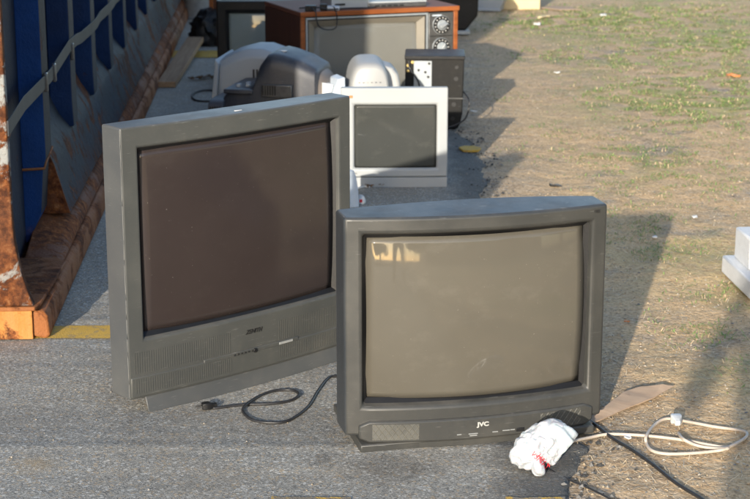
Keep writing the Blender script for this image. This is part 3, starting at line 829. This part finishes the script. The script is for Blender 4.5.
bm = bmesh.new(); tube(bm, tp([(-.38, .12, .006), (-.40, .02, .02), (-.385, -.016, -.004), (-.38, -.02, -.05), (-.36, -.02, -.085), (-.31, -.025, -.098), (-.27, -.022, -.085), (-.265, -.02, -.03), (-.27, -.015, .0), (-.27, .03, .02), (-.30, .12, .006)]), .0035, 6)
mesh('lead', bm, 'cord_black', bc)
bm = bmesh.new()
a = Vector(on_top(-.39, .05)); box(bm, a+Vector((-.03, -.03, 0)), a+Vector((.03, .02, .03))); box(bm, a+Vector((.05, .0, 0)), a+Vector((.09, .04, .035)))
mesh('plug', bm, 'black', bc, bevel=.004)
bm = bmesh.new(); a = Vector(on_top(-.27, .04)); box(bm, a+Vector((-.03, -.02, 0)), a+Vector((.04, .03, .022))); mesh('connector', bm, 'blue_white', bc, bevel=.004)

# ------------------------------------------------------------------ black television at the left back
bt = thing('television', 'black television with bluish screen behind the pale monitor, left of the wooden one', 'television', (-.66, 10.35, .006), R(3))
W, bow = .60, .01
bz, h, dd = tv_bezel(bt, W, 0, .505, (-.245, .245, .10, .445), .06, bow, 'black', slope=(.012, .02), bev=.008)
tv_glass(bt, W, h, dd, bow, .02, 'crt_blue', rec=.014)
housing(bt, W, 0, .505, .06, .34, 'black')
boxo('cabinet_side', (-W/2-.004, .061, .004), (-W/2+.02, .22, .50), 'walnut_side', bt, .004)

# ------------------------------------------------------------------ far odds and ends
bx = thing('black_box_unit', 'glossy black television turned away right of the wooden one', 'television', (.585, 12.8, .000), R(4), 'far items lined along the lot')
bm = bmesh.new(); prism(bm, [(-.20, .05), (.10, .03), (.19, .14), (.20, .46), (.15, .52), (-.20, .52)], 'y', 0, .45); mesh('shell', bm, 'black', bx, bevel=.015, seg=3)
boxo('foot', (-.19, -.01, 0), (.13, .40, .030), 'steel', bx, .005)
gb = thing('grey_monitor', 'greyish white monitor far behind the black unit, half out of the picture', 'monitor', (.93, 14.4, .0), R(-12), 'far items lined along the lot')
bm = bmesh.new(); prism(bm, [(-.14, 0), (.12, 0), (.19, .16), (.16, .38), (-.14, .40)], 'y', 0, .35); mesh('shell', bm, 'mon_pale', gb, bevel=.012)
boxo('base', (-.12, -.02, 0), (.13, .25, .02), 'mon_pale', gb, .004)
o = boxo('box', (0, 0, 0), (.40, .34, .26), 'cream', None, .006); o.location = (1.01, 14.56, -.008); o.rotation_euler = (0, 0, R(2)); o.name = 'cardboard_box'
tag(o, 'cream cardboard box on the dirt at the top edge', 'box')
bm = bmesh.new(); prism(bm, [(0, .05), (.14, -.12), (.33, -.1), (.24, .12), (.1, .2)], 'z', 0, .006)
o = mesh('cardboard_sheet', bm, 'card', None, bevel=.001); o.location = (1.42, 14.6, -.003); tag(o, 'flat tan cardboard sheet lying right of the cream box', 'cardboard')

dr = thing('metal_drum', 'pale grey drum standing far left behind the dark bag', 'drum', (-1.40, 13.9, .004))
bm = bmesh.new()
def circ(r, z, n=28, x=0, y=0): return [(x+r*math.cos(2*math.pi*k/n), y+r*math.sin(2*math.pi*k/n), z) for k in range(n)]
loft(bm, [circ(.17, 0), circ(.17, .25), circ(.178, .26), circ(.17, .27), circ(.17, .55), circ(.178, .56), circ(.17, .57), circ(.17, .85)]); mesh('barrel', bm, 'post_pale', dr)
bm = bmesh.new(); loft(bm, [circ(.18, .851), circ(.18, .875), circ(.15, .88)]); mesh('lid', bm, 'mon_pale', dr)
bm = bmesh.new(); loft(bm, [circ(.19, -.003), circ(.19, .02)]); mesh('rim', bm, 'steel', dr)
wbx = thing('wooden_crate', 'dark brown wooden crate standing behind the black television', 'crate', (-1.02, 12.3, .004), R(-3))
bm = bmesh.new()
for i in range(5): box(bm, (-.16, 0, .005+i*.12), (.2, .02, .115+i*.12))
mesh('front_slats', bm, 'walnut_side', wbx, bevel=.003); boxo('core', (-.15, .021, 0), (.19, .32, .60), 'walnut_side', wbx, .003)
boxo('corner_post', (-.175, -.012, 0), (-.145, .03, .62), 'walnut', wbx, .003)

def blob(name, dims, seed, mat, parent=None, amp=.25, fr=3, sub=4, flatb=True, ridg=True):
    bm = bmesh.new(); bmesh.ops.create_icosphere(bm, subdivisions=sub, radius=1)
    for v in bm.verts:
        n = v.co.normalized(); f = 1
        q = n*fr + Vector((seed, 0, 0))
        f += amp*noise.noise(q) + amp*.5*(abs(noise.noise(q*2.3))*2-.5 if ridg else 0) + amp*.22*noise.noise(q*5)
        v.co = Vector((n.x*dims[0]*f, n.y*dims[1]*f, n.z*dims[2]*f))
        if flatb and v.co.z < -dims[2]*.55: v.co.z = -dims[2]*.55
        v.co.z += dims[2]*.55
    return mesh(name, bm, mat, parent, ang=50)
o = blob('rubbish_bag', (.16, .15, .16), 3, 'black'); o.location = (-1.17, 12.2, .004); tag(o, 'dark lumpy rubbish bag on the asphalt beside the black television', 'bag')
# plank leaning out from under the container
bm = bmesh.new(); box(bm, (-.055, 0, 0), (.055, 1.6, .035)); o = mesh('plank', bm, 'pine', None, bevel=.003)
o.location = (-1.26, 10.2, .006); o.rotation_euler = (R(2.5), 0, R(-.5)); tag(o, 'weathered wooden plank lying beside the container rail', 'plank')
# cable on the ground behind
def cord(name, pts, r, mat, label=None, cat='cable', z=None, parent=None, n=8, sub=8):
    P = [G(p[0], p[1], (p[2] if len(p) > 2 else r) ) + Vector((0, 0, .004 if (G(p[0], p[1]).x < .45) else -.004)) for p in pts]
    bm = bmesh.new(); tube(bm, smooth_path(P, sub), r, n); o = mesh(name, bm, mat, parent, ang=60)
    if label: tag(o, label, cat)
    return o
cord('cable', [(222, 92), (206, 91), (196, 93), (192, 97), (196, 101), (208, 102), (222, 101)], .006, 'cord_black', 'thin black cable loop on the asphalt left of the pale monitor')

# leaves
def leaf(x, y, z, s, rz, label, group='dry brown leaves'):
    bm = bmesh.new(); n = 18; c = bm.verts.new((0, 0, .25*s)); ring = []
    for k in range(n):
        a = 2*math.pi*k/n; r = s*(.6+.4*abs(math.sin(a*2.5))+.2*random.random())
        ring.append(bm.verts.new((r*math.cos(a), r*.6*math.sin(a), s*.5*random.random())))
    for k in range(n): bm.faces.new((c, ring[k], ring[(k+1) % n]))
    bmesh.ops.solidify(bm, geom=bm.faces[:], thickness=.0008)
    o = mesh('dry_leaf', bm, 'leaf', None, smooth=False); o.location = (x, y, z); o.rotation_euler = (0, 0, rz); return tag(o, label, 'leaf', group)
for i, (a, b, s_, lab) in enumerate([(195, 81, .045, 'brown curled leaf nearest the rail, left of the pale monitor'), (204, 80, .05, 'middle brown leaf on the asphalt left of the pale monitor'), (212, 79, .04, 'brown leaf touching the pale monitor side'),
                     (370, 188, .028, 'brown curled leaf in front of the ivory monitor foot'), (379, 187, .035, 'larger spiky brown leaf at the ivory monitor foot'), (467, 150, .022, 'yellow brown leaf beside the painted asphalt chunk')]):
    q = G(a, b); leaf(q.x, q.y, .008, s_, i*1.3, lab)

# bits between the televisions
sc = thing('broken_plastic', 'bluish white plastic strip standing beside the right edge of the large television', 'plastic piece', G(355, 208) + Vector((0, 0, .004)), R(30))
bm = bmesh.new(); prism(bm, [(-.09, 0), (.015, 0), (.012, .07), (.002, .13), (-.01, .16), (-.09, .16)], 'y', -.01, .02); mesh('strip', bm, 'blue_white', sc, bevel=.003)
q = G(361, 205)
o = blob('paper_cup', (.020, .02, .026), 5, 'paper', None, .12, 2, 3); o.location = (q.x, q.y, .004); tag(o, 'small crumpled white cup with red spot between the televisions', 'cup')
bm = bmesh.new(); prism(bm, [(-.006, .012), (.006, .012), (.006, .024), (-.006, .024)], 'y', -.022, -.012); r_ = mesh('red_print', bm, 'red_print', o, bevel=.001)
cord('cable', [(352, 190), (358, 189), (364, 187.5), (370, 188)], .004, 'paper', 'short white wire at the ivory monitor foot', 'wire')

# ------------------------------------------------------------------ cords in front
pc = thing('power_cord', 'black power cord with plug looping on the asphalt between the televisions', 'power cord')
cord('cord', [(213, 409.5), (219, 409), (243, 406), (271, 405), (290, 402), (298.8, 396, .008), (292, 391.5), (275, 392), (260, 397), (246, 406, .012), (243, 413), (252, 421), (269, 424), (288, 422), (307, 409), (318, 392), (328, 379.5), (338, 377), (352, 376)], .0041, 'cord_black', parent=pc)
q0, q1 = G(201, 408), G(211, 407.5)
def plug(parent, a, b, mat, k=1.0):
    d = (b-a); ang = math.atan2(d.y, d.x)
    bm = bmesh.new()
    loft(bm, [[(x, y*w_, z*h_+.012*k) for y, z in ((-1, -1), (1, -1), (1, 1), (-1, 1))] for x, w_, h_ in ((0, .010*k, .009*k), (.010*k, .013*k, .010*k), (.022*k, .012*k, .010*k), (.030*k, .007*k, .006*k), (.045*k, .006*k, .0055*k))])
    o = mesh('plug', bm, mat, parent, bevel=.002); o.location = (a.x, a.y, .004); o.rotation_euler = (0, 0, ang)
    bm = bmesh.new()
    for s_ in (-1, 1): box(bm, (-.017*k, s_*.0065*k-.0008, .009*k), (-.0005, s_*.0065*k+.0008, .015*k))
    p = mesh('prong', bm, 'metal_grey', o, bevel=0)
    return o
plug(pc, G(202, 411.5), G(214, 410), 'gasket', .95)

bcd = thing('extension_cord', 'beige cord and white plug coiled in a loop on the dirt at right', 'power cord')
cord('cord', [(560, 444, .03), (572, 440, .02), (590, 436), (610, 432.7), (646.7, 434.3), (683, 438.5), (710, 443.5), (727, 445.5), (740, 440), (747, 434), (742, 429.3), (713, 425), (686.7, 420), (666.7, 417.3), (655, 423), (646.5, 434, .018), (646.5, 442), (652, 449), (666.7, 452.3), (693, 451.7), (716.7, 449.3), (728, 447, .016), (716, 447), (697, 444), (684, 438, .018), (678.5, 432)], .0044, 'cord_beige', parent=bcd, sub=7)
plug(bcd, G(675, 423), G(678.5, 432), 'paper', 1.15)
cord('cable', [(585, 418), (595, 423), (613, 437, .004), (633, 449), (653, 463), (677, 482), (703, 498), (740, 525)], .0047, 'cord_black', 'thick black cable running from the JVC television to the bottom right corner')
cord('cable', [(537, 466), (543, 468), (567, 477), (590, 487), (610, 497), (640, 512)], .0026, 'cord_black', 'thin black wire trailing from under the white bag')

# torn cardboard beside the JVC set
pts = [(585, 428), (591, 423), (600, 419.8), (624, 409), (642, 402), (656, 396.5), (674, 386), (662.7, 384.2), (650, 385), (640, 386), (625.8, 390.5), (613, 399.7), (602.5, 407.7), (588, 418)]
bm = bmesh.new()
base = []
cxy = G(625, 402)
for i, p in enumerate(pts):
    q = G(p[0], p[1], .018 if 7 <= i <= 12 else .004); base.append(q)
vb = [bm.verts.new(q) for q in base]; f = bm.faces.new(vb)
bmesh.ops.triangulate(bm, faces=[f]); bmesh.ops.subdivide_edges(bm, edges=bm.edges[:], cuts=3, use_grid_fill=True)
for v in bm.verts: v.co.z += .003*noise.noise(v.co*25)
bmesh.ops.solidify(bm, geom=bm.faces[:], thickness=.004)
tag(mesh('cardboard_piece', bm, 'card', None, ang=40), 'torn brown cardboard piece lying beside the foot of the JVC television', 'cardboard')

# ------------------------------------------------------------------ white shopping bag with red print
def bag():
    bm = bmesh.new(); bmesh.ops.create_icosphere(bm, subdivisions=6, radius=1)
    sp = [(Vector((-.045, 0, .036)), .030), (Vector((-.025, .006, .052)), .036), (Vector((.008, .012, .074)), .036), (Vector((.036, .012, .082)), .030), (Vector((-.020, -.045, .018)), .017), (Vector((.018, -.012, .036)), .018)]
    for v in bm.verts:
        n = v.co.normalized()
        # metaball-like union: march out from centre
        c = Vector((-.01, .005, .045)); r = .01
        for k in range(160):
            p = c + n*r
            if sum((s_*s_/max((p-q).length_squared, 1e-6))**2 for q, s_ in sp) < 1.0: break
            r += .001
        q = n*2.2
        w2 = q + Vector((noise.noise(q*1.5), noise.noise(q*1.5+Vector((9, 0, 0))), 0))*.5
        cre = abs(noise.noise(w2*.9+Vector((4, 0, 0))))*.016 + abs(noise.noise(w2*1.9))*.010 + noise.noise(w2*3.5)*.0012
        p = c + n*(r + .006 - cre)
        # open mouth on the upper right
        m = Vector((.052, -.012, .080)); d = (p-m).length
        if d < .030: p = p + Vector((-.5, .25, -.1)).normalized()*(.030-d)*.9
        p.z = max(p.z, .002+.002*noise.noise(q*4))
        v.co = p
    for k in range(3): bmesh.ops.smooth_vert(bm, verts=bm.verts[:], factor=.5, use_axis_x=True, use_axis_y=True, use_axis_z=True)
    return bm
film = simple('thin_white_plastic', (.46, .48, .51), .33, var=.03, bump=.25, bd=.004)
film.node_tree.nodes['Principled BSDF'].inputs['Subsurface Weight'].default_value = .25
film.node_tree.nodes['Principled BSDF'].inputs['Subsurface Scale'].default_value = .01
q = G(540, 470)
bag_o = mesh('plastic_bag', bag(), None or film, None, ang=60)
bag_o.location = (q.x+.006, q.y+.0, .004); bag_o.rotation_euler = (0, 0, R(8)); bag_o.scale = (1.06, 1.06, 1.06)
tag(bag_o, 'crumpled white plastic bag with red lettering on the asphalt edge', 'bag')
bm = bmesh.new(); rings = []
for j in range(9):          # the open mouth of the bag, a flared film that flops over
    t = j/8; c = Vector((.020+.034*t, .004-.014*t, .088-.034*t*t)); ring = []
    ax = Vector((1, -.35, -.9*t)).normalized(); u_ = ax.cross(Vector((0, 1, 0))).normalized(); v_ = ax.cross(u_).normalized()
    for k in range(40):
        a = 2*math.pi*k/40; rr = (.022+.008*t)*(1+.28*noise.noise((math.cos(a)*1.6, math.sin(a)*1.6, t*1.2+3)) + .10*t*math.sin(a*7+2))
        ring.append(c + u_*math.cos(a)*rr*1.15 + v_*math.sin(a)*rr*.85)
    rings.append(ring)
loft(bm, rings, caps=False)
mo = mesh('bag_mouth', bm, film, bag_o, ang=80); md = mo.modifiers.new('film', 'SOLIDIFY'); md.thickness = .0006
bv = BVHTree.FromPolygons([v.co[:] for v in bag_o.data.vertices], [p.vertices[:] for p in bag_o.data.polygons])
for nme, s_, cx_, cz_ in (('red_letters', 'VSNA', -.020, .030), ('red_letters', 'HALT', -.006, .024)):
    t = text(nme, s_, .018, 'red_print', bag_o, (0, 0, 0), offset=.0, ext=0)
    ca, sa = math.cos(R(-50)), math.sin(R(-50))
    bmt = bmesh.new(); bmt.from_mesh(t.data)
    bmesh.ops.subdivide_edges(bmt, edges=[e for e in bmt.edges if e.calc_length() > .003], cuts=2)
    for v in bmt.verts:
        x = v.co.x*ca - v.co.y*sa + cx_; z = v.co.x*sa + v.co.y*ca + cz_
        hit = bv.ray_cast(Vector((x, -.3, z+.08)), Vector((0, 1, -.27)).normalized())
        if hit[0]: v.co = hit[0] + hit[1]*.0014
        else: v.co = Vector((x, -.02, max(z, .005)))
    bmt.to_mesh(t.data); bmt.free(); t.rotation_euler = (0, 0, 0)

# ------------------------------------------------------------------ foam packing at the right
fm = thing('foam_packing', 'white moulded foam packing block with raised cubes at the right edge', 'foam packing', (1.30, 5.47, -.004), R(4))
boxo('foam_base', (-.012, -.01, 0), (.50, .48, .065), 'foam', fm, .006)
for (a, b, c_, d_, z_) in ((.035, .04, .19, .20, .13), (.02, .25, .20, .44, .18), (.25, .04, .46, .20, .13), (.25, .25, .46, .44, .18)):
    boxo('raised_block', (a, b, .0655), (c_, d_, z_), 'foam', fm, .008, 3)

# small scraps on the dirt
for i, (a, b, s_, mt, nm, lab, cat) in enumerate([
    (627, 320, .012, 'orange_mark', 'cigarette_butt', 'orange cigarette butt in the shadow right of the JVC television', 'cigarette butt'),
    (537, 25, .05, 'paper', 'paper_scrap', 'white scrap of paper near the cream box', 'scrap'),
    (603, 15, .045, 'paper', 'paper_scrap', 'white scrap on the grass at the top middle', 'scrap'),
    (474, 112, .022, 'paper', 'paper_scrap', 'white fragment beside the black cabinet', 'scrap'),
    (557, 72, .03, 'paper', 'paper_scrap', 'small pale scrap on the sunny dirt', 'scrap'),
    (694, 216, .02, 'paper', 'paper_scrap', 'tiny white scrap above the foam packing', 'scrap'),
    (733, 75, .05, 'orange_mark', 'leaf_scrap', 'orange leaf among the green grass at right', 'leaf'),
    (655, 236, .018, 'paper', 'paper_scrap', 'white fragment inside the television shadow', 'scrap'),
    (628, 436, .02, 'paper', 'paper_scrap', 'pale pebble-like scrap under the beige cord', 'scrap'),
    (556, 185, .03, 'dark_mark', 'clod', 'dark clod of earth on the sunny dirt', 'clod'),
    (545, 18, .07, 'cream', 'paper_scrap', 'flat pale scrap beyond the white paper', 'scrap')]):
    q = G(a, b); bm = bmesh.new(); k = 7
    prism(bm, [(s_*(.6+.5*random.random())*math.cos(6.283*t/k), s_*(.35+.35*random.random())*math.sin(6.283*t/k)) for t in range(k)], 'z', 0, s_*.22)
    for v in bm.verts: v.co.z += s_*.3*random.random()
    o = mesh(nm, bm, mt, None, smooth=False); o.location = (q.x, q.y, dirt_z(q.x, q.y)+.003); o.rotation_euler = (0, 0, i); tag(o, lab, cat)

# ------------------------------------------------------------------ blue steel roll-off container
ct = thing('steel_container', 'rusty blue ribbed steel waste container along the left side', 'container', (-1.02, 5.10, .004), R(3.2))
L = 11.0; HT = 2.1
boxo('side_wall', (-.200, .06, .10), (-.180, L, HT), 'blue', ct, 0)
boxo('end_wall', (-2.45, .045, .10), (-.2005, .06, HT), 'blue', ct, 0)
boxo('far_side_wall', (-2.47, .06, .10), (-2.45, L, HT), 'blue', ct, 0)
boxo('far_end_wall', (-2.45, L-.02, .10), (-.2005, L, HT), 'blue', ct, 0)
boxo('top_rail', (-.26, .0, HT), (-.09, L, HT+.1), 'blue', ct, .01)
boxo('top_rail', (-2.50, .0, HT), (-2.38, L, HT+.1), 'blue', ct, .01)
boxo('floor', (-2.45, .06, .08), (-.1805, L, .0995), 'rust_dark', ct, 0)
# corner post flaring at its foot
bm = bmesh.new()
def po(z): return -.098 + .052*max(0, 1-(z-.115)/.30)**2.2
rings = []
for k in range(26):
    z = .1135+(HT-.1135)*(k/25)**1.6; xo = po(z)
    rings.append([(-.30, 0.0, z), (xo, -.004, z), (xo, .035, z), (xo-.03, .05, z), (-.30, .06, z)])
loft(bm, rings); mesh('corner_post', bm, 'post', ct, bevel=.004)
bm = bmesh.new(); prism(bm, [(-.30, -.012), (-.042, -.012), (-.030, .02), (-.006, .50), (-.04, .56), (-.30, .56)], 'z', .099, .1125)
for v in bm.verts:
    if v.co.y > .4: v.co.z += .012
mesh('floor_plate', bm, 'rust', ct, bevel=.003)
# front sill: hollow channel open at the right
bm = bmesh.new()
prism(bm, [(0, .004), (.10, .004), (.10, .010), (.006, .010), (.006, .092), (.10, .092), (.10, .098), (0, .098)], 'x', -2.45, -.052)
mesh('front_sill', bm, 'rust_bright', ct, bevel=.002)
# lower rail along the side
bm = bmesh.new()
prism(bm, [(-.065, .012), (-.012, .0), (.0, .012), (-.006, .075), (-.02, .092), (-.065, .092)], 'y', .012, L); 
bmesh.ops.bisect_plane
mesh('ground_rail', bm, 'rust', ct, bevel=.008, seg=3)
bm = bmesh.new()
loft(bm, [[(x, y_, z if k_ or z < .1 else .1+(z-.1)*.15) for x, z in ((-.16, .088), (-.03, .094), (-.022, .105), (-.034, .135), (-.055, .155), (-.16, .185))] for y_, k_ in ((.60, 0), (.95, 1), (L, 1))]); mesh('side_sill', bm, 'rust_dark', ct, bevel=.006)
bm = bmesh.new(); prism(bm, [(-.10, .004), (-.068, .004), (-.068, .085), (-.10, .085)], 'y', .42, .445); mesh('rail_bracket', bm, 'rust_bright', ct, bevel=.002)
# lower panel between rail and rib feet, with curved ledges at the top of every bay
ribs = [.90+.79*k for k in range(13)]
bm = bmesh.new()
ny = int((L-1.0)/.04); prev = None
for i in range(ny+1):
    y = 1.0+(L-1.0)*i/ny
    ph = 0; topz = .405
    row = [(-.045, .18), (-.075, .27), (-.095, .35), (-.102, .375+.01*ph), (-.125, topz+.01), (-.15, topz+.045), (-.168, topz+.085), (-.181, topz+.12)]
    cur = [bm.verts.new((x+.003*noise.noise((x*9, y*3, z*7)), y, z)) for x, z in row]
    if prev:
        for a in range(len(row)-1): bm.faces.new((prev[a], cur[a], cur[a+1], prev[a+1]))
    prev = cur
mesh('lower_panel', bm, 'low_panel', ct, ang=60)
bm = bmesh.new(); loft(bm, [[(-.181, .99, .18), (-.045, .99, .18), (-.095, .99, .36), (-.181, .99, .56)], [(-.181, 1.0, .18), (-.045, 1.0, .18), (-.095, 1.0, .36), (-.181, 1.0, .56)]])
mesh('panel_end', bm, 'rust_dark', ct)
# ribs
for i, y in enumerate(ribs):
    zf = .115 if i == 0 else .37
    bm = bmesh.new()
    def sec(xo, z, hw=.078): return [(-.181, y-hw-.03, z), (xo, y-hw, z), (xo, y+hw, z), (-.181, y+hw+.03, z)]
    if i == 0: rr = [sec(-.175, zf), sec(-.125, .22), sec(-.112, .38), sec(-.10, .42), sec(-.10, HT)]
    else: rr = [sec(-.125, zf+.015, .055), sec(-.094, zf+.02, .06), sec(-.094, zf+.06, .075), sec(-.096, zf+.13), sec(-.096, HT)]
    loft(bm, rr)
    for f in bm.faces:
        c_ = f.calc_center_median()
        f.material_index = 1 if (c_.x > -.135 and abs(c_.y-y) < .09) else 0
    rb = mesh('rib', bm, ['blue_rib' if i == 0 else 'blue_dark', 'rib_face'], ct, bevel=.006, ang=30)
    if i == 0:
        bm = bmesh.new(); tube(bm, [Vector((-.183, y-.112, .385)), Vector((-.106, y-.082, .383)), Vector((-.104, y-.06, .40)), Vector((-.098, y+.08, .43))], .005, 6); mesh('weld_bead', bm, 'rust', rb)
bm = bmesh.new(); tube(bm, [Vector((-.179, .74, .60)), Vector((-.178, .55, .56)), Vector((-.179, .30, .50)), Vector((-.179, .08, .46))], .004, 6); mesh('weld_seam', bm, 'rust', ct)
# webbing strap pulled along the ribs
bm = bmesh.new(); pts = []
ys = [-.02, .45, .80, 1.0]
for k in range(1, 13): ys += [ribs[k]-.11, ribs[k]+.11, ribs[k]+.45] if k < 12 else [ribs[k]]
prevp = None; rings = []
for y in sorted(ys):
    k = (y-ribs[0])/.79; near = abs((k-round(k))*.79) < .13 and y > .7
    x = -.094 if (near or y < 0) else -.112
    z = .690 + .012*noise.noise((y*2.5, 0, 0)) - (.0 if near else .012) + (.028 if 1.2 < y < 1.9 else 0)
    h2 = .024
    rings.append([(x, y, z-h2), (x+.004, y, z-h2), (x+.004+.006*noise.noise((y*3, 4, 0)), y, z+h2), (x, y, z+h2)])
loft(bm, rings); mesh('strap', bm, 'strap', ct, bevel=.001)
for y, w_ in ((.82, .03), (1.05, .03), (1.62, .02)): boxo('strap_buckle', (-.096, y, .655), (-.082, y+w_, .722), 'metal_grey', ct, .004)

# ------------------------------------------------------------------ the photographer, whose shadow falls over the lower right
pr = thing('person', 'standing photographer in dark jacket and jeans holding a small camera up to the eye', 'person', (-.06, -.27, -.01))
bm = bmesh.new()
J = {'pelvis': (0, 0, .96, .135), 'belly': (0, .0, 1.10, .13), 'chest': (0, 0, 1.30, .15), 'neck': (0, .01, 1.48, .06), 'chin': (0, .03, 1.56, .075), 'head': (0, .02, 1.65, .095), 'crown': (0, .01, 1.72, .07),
     'shL': (-.19, 0, 1.40, .065), 'elL': (-.25, .10, 1.17, .048), 'wrL': (-.10, .17, 1.50, .032), 'haL': (-.05, .20, 1.56, .036),
     'shR': (.19, 0, 1.40, .065), 'elR': (.26, .09, 1.17, .048), 'wrR': (.10, .17, 1.50, .032), 'haR': (.05, .20, 1.56, .036),
     'hpL': (-.10, 0, .90, .095), 'knL': (-.13, .02, .50, .065), 'anL': (-.15, 0, .09, .045), 'toL': (-.17, .16, .035, .035),
     'hpR': (.10, 0, .90, .095), 'knR': (.13, .02, .50, .065), 'anR': (.15, 0, .09, .045), 'toR': (.17, .16, .035, .035)}
E_ = [('pelvis', 'belly'), ('belly', 'chest'), ('chest', 'neck'), ('neck', 'chin'), ('chin', 'head'), ('head', 'crown')]
for q in 'LR': E_ += [('chest', 'sh'+q), ('sh'+q, 'el'+q), ('el'+q, 'wr'+q), ('wr'+q, 'ha'+q), ('pelvis', 'hp'+q), ('hp'+q, 'kn'+q), ('kn'+q, 'an'+q), ('an'+q, 'to'+q)]
ks = list(J); me = bpy.data.meshes.new('body'); me.from_pydata([J[k][:3] for k in ks], [(ks.index(a), ks.index(b)) for a, b in E_], [])
bo = bpy.data.objects.new('body', me); COL.objects.link(bo); bo.parent = pr; me.materials.append(M['denim'])
md = bo.modifiers.new('skin', 'SKIN'); bo.modifiers.new('sub', 'SUBSURF').levels = 2
for k, v in zip(ks, me.skin_vertices[0].data): v.radius = (J[k][3], J[k][3]*.85)
me.skin_vertices[0].data[0].use_root = True
boxo('handheld_camera', (-.06, .185, 1.55), (.06, .235, 1.63), 'black', pr, .006)

# ------------------------------------------------------------------ unseen building and trees, added around the lot for the tube glass to mirror
M['brick'] = simple('brick_wall', (.22, .13, .10), .9, var=.2, scale=3)
M['foliage'] = simple('tree_leaves', (.05, .08, .03), .8, var=.4, scale=2)
M['bark'] = simple('bark', (.10, .08, .06), .9)
bl = thing('building', 'unseen long low brick building added across the lot behind the camera', 'building', (26, -34, 0), 0)
boxo('wall', (-21, -5, 0), (22, 5, 6.2), 'brick', bl, 0); boxo('roof', (-21.5, -5.5, 6.203), (22.5, 5.5, 6.6), 'metal_grey', bl, 0)
for k in range(8):
    w_ = boxo('window', (-18.5+k*5, 5.003, 1.6), (-16.3+k*5, 5.06, 3.6), 'mon_pale', bl, 0); boxo('pane', (-18.4+k*5, 5.063, 1.7), (-16.4+k*5, 5.075, 3.5), 'crt_grey', w_, 0)
def tree(x, y, h, seed, lab):
    t = thing('tree', lab, 'tree', (x, y, 0), 0, 'unseen trees added around the lot')
    rs = random.Random(seed)
    bm = bmesh.new(); tube(bm, smooth_path([(0, 0, -.1), (.1, .05, h*.3), (-.05, .1, h*.6), (0, 0, h*.9)]), lambda q: .22*(1-q*.8), 8)
    for k in range(7):
        a = rs.random()*6.3; z = h*rs.uniform(.3, .7); L_ = h*.28
        tube(bm, [Vector((0, 0, z)), Vector((math.cos(a)*L_*.5, math.sin(a)*L_*.5, z+L_*.3)), Vector((math.cos(a)*L_, math.sin(a)*L_, z+L_*.5))], lambda q: .07*(1-q*.8), 5)
    mesh('trunk', bm, 'bark', t)
    vs, fs = [], []
    cl = [(rs.uniform(-1, 1)*h*.3, rs.uniform(-1, 1)*h*.3, h*rs.uniform(.4, .92), h*rs.uniform(.10, .18)) for _ in range(22)]
    for k in range(5000):
        c = rs.choice(cl); d = Vector((rs.gauss(0, 1), rs.gauss(0, 1), rs.gauss(0, 1))).normalized()*c[3]*rs.random()**.4
        p = Vector(c[:3])+d; u = Vector((rs.gauss(0, 1), rs.gauss(0, 1), rs.gauss(0, 1))).normalized()*.16; v = u.orthogonal()*.9
        b = len(vs); vs.extend([p-u, p-v, p+u, p+v]); fs.append((b, b+1, b+2, b+3))
    me = bpy.data.meshes.new('crown'); me.from_pydata(vs, [], fs); me.materials.append(M['foliage'])
    o = bpy.data.objects.new('crown', me); COL.objects.link(o); o.parent = t
for i, (x, y, h) in enumerate([(-40, -40, 9), (-32, -34, 8), (-25, -30, 7.5), (-19, -38, 7.2), (3.6, -28, 6.5), (-10, -30, 4.9), (-7.2, -30, 4.7), (-5.0, -31, 4.2), (17, -4, 7), (19, 2, 8), (18, 8, 7.5), (22, 14, 9), (16, -12, 6.5)]):
    tree(x, y, h, i+1, ['unseen tall tree furthest left across the lot', 'unseen broad tree second from left across the lot', 'unseen middle tree across the lot behind the camera', 'unseen tree right of the middle one across the lot', 'unseen tree beside the brick building', 'unseen small bushy tree left of the sky gap', 'unseen small round tree beside the sky gap', 'unseen lowest tree beside the sky gap', 'unseen tree right of the lot nearest the camera', 'unseen second tree along the right of the lot', 'unseen third tree along the right of the lot', 'unseen tallest tree right of the lot', 'unseen tree behind the camera on the right'][i])
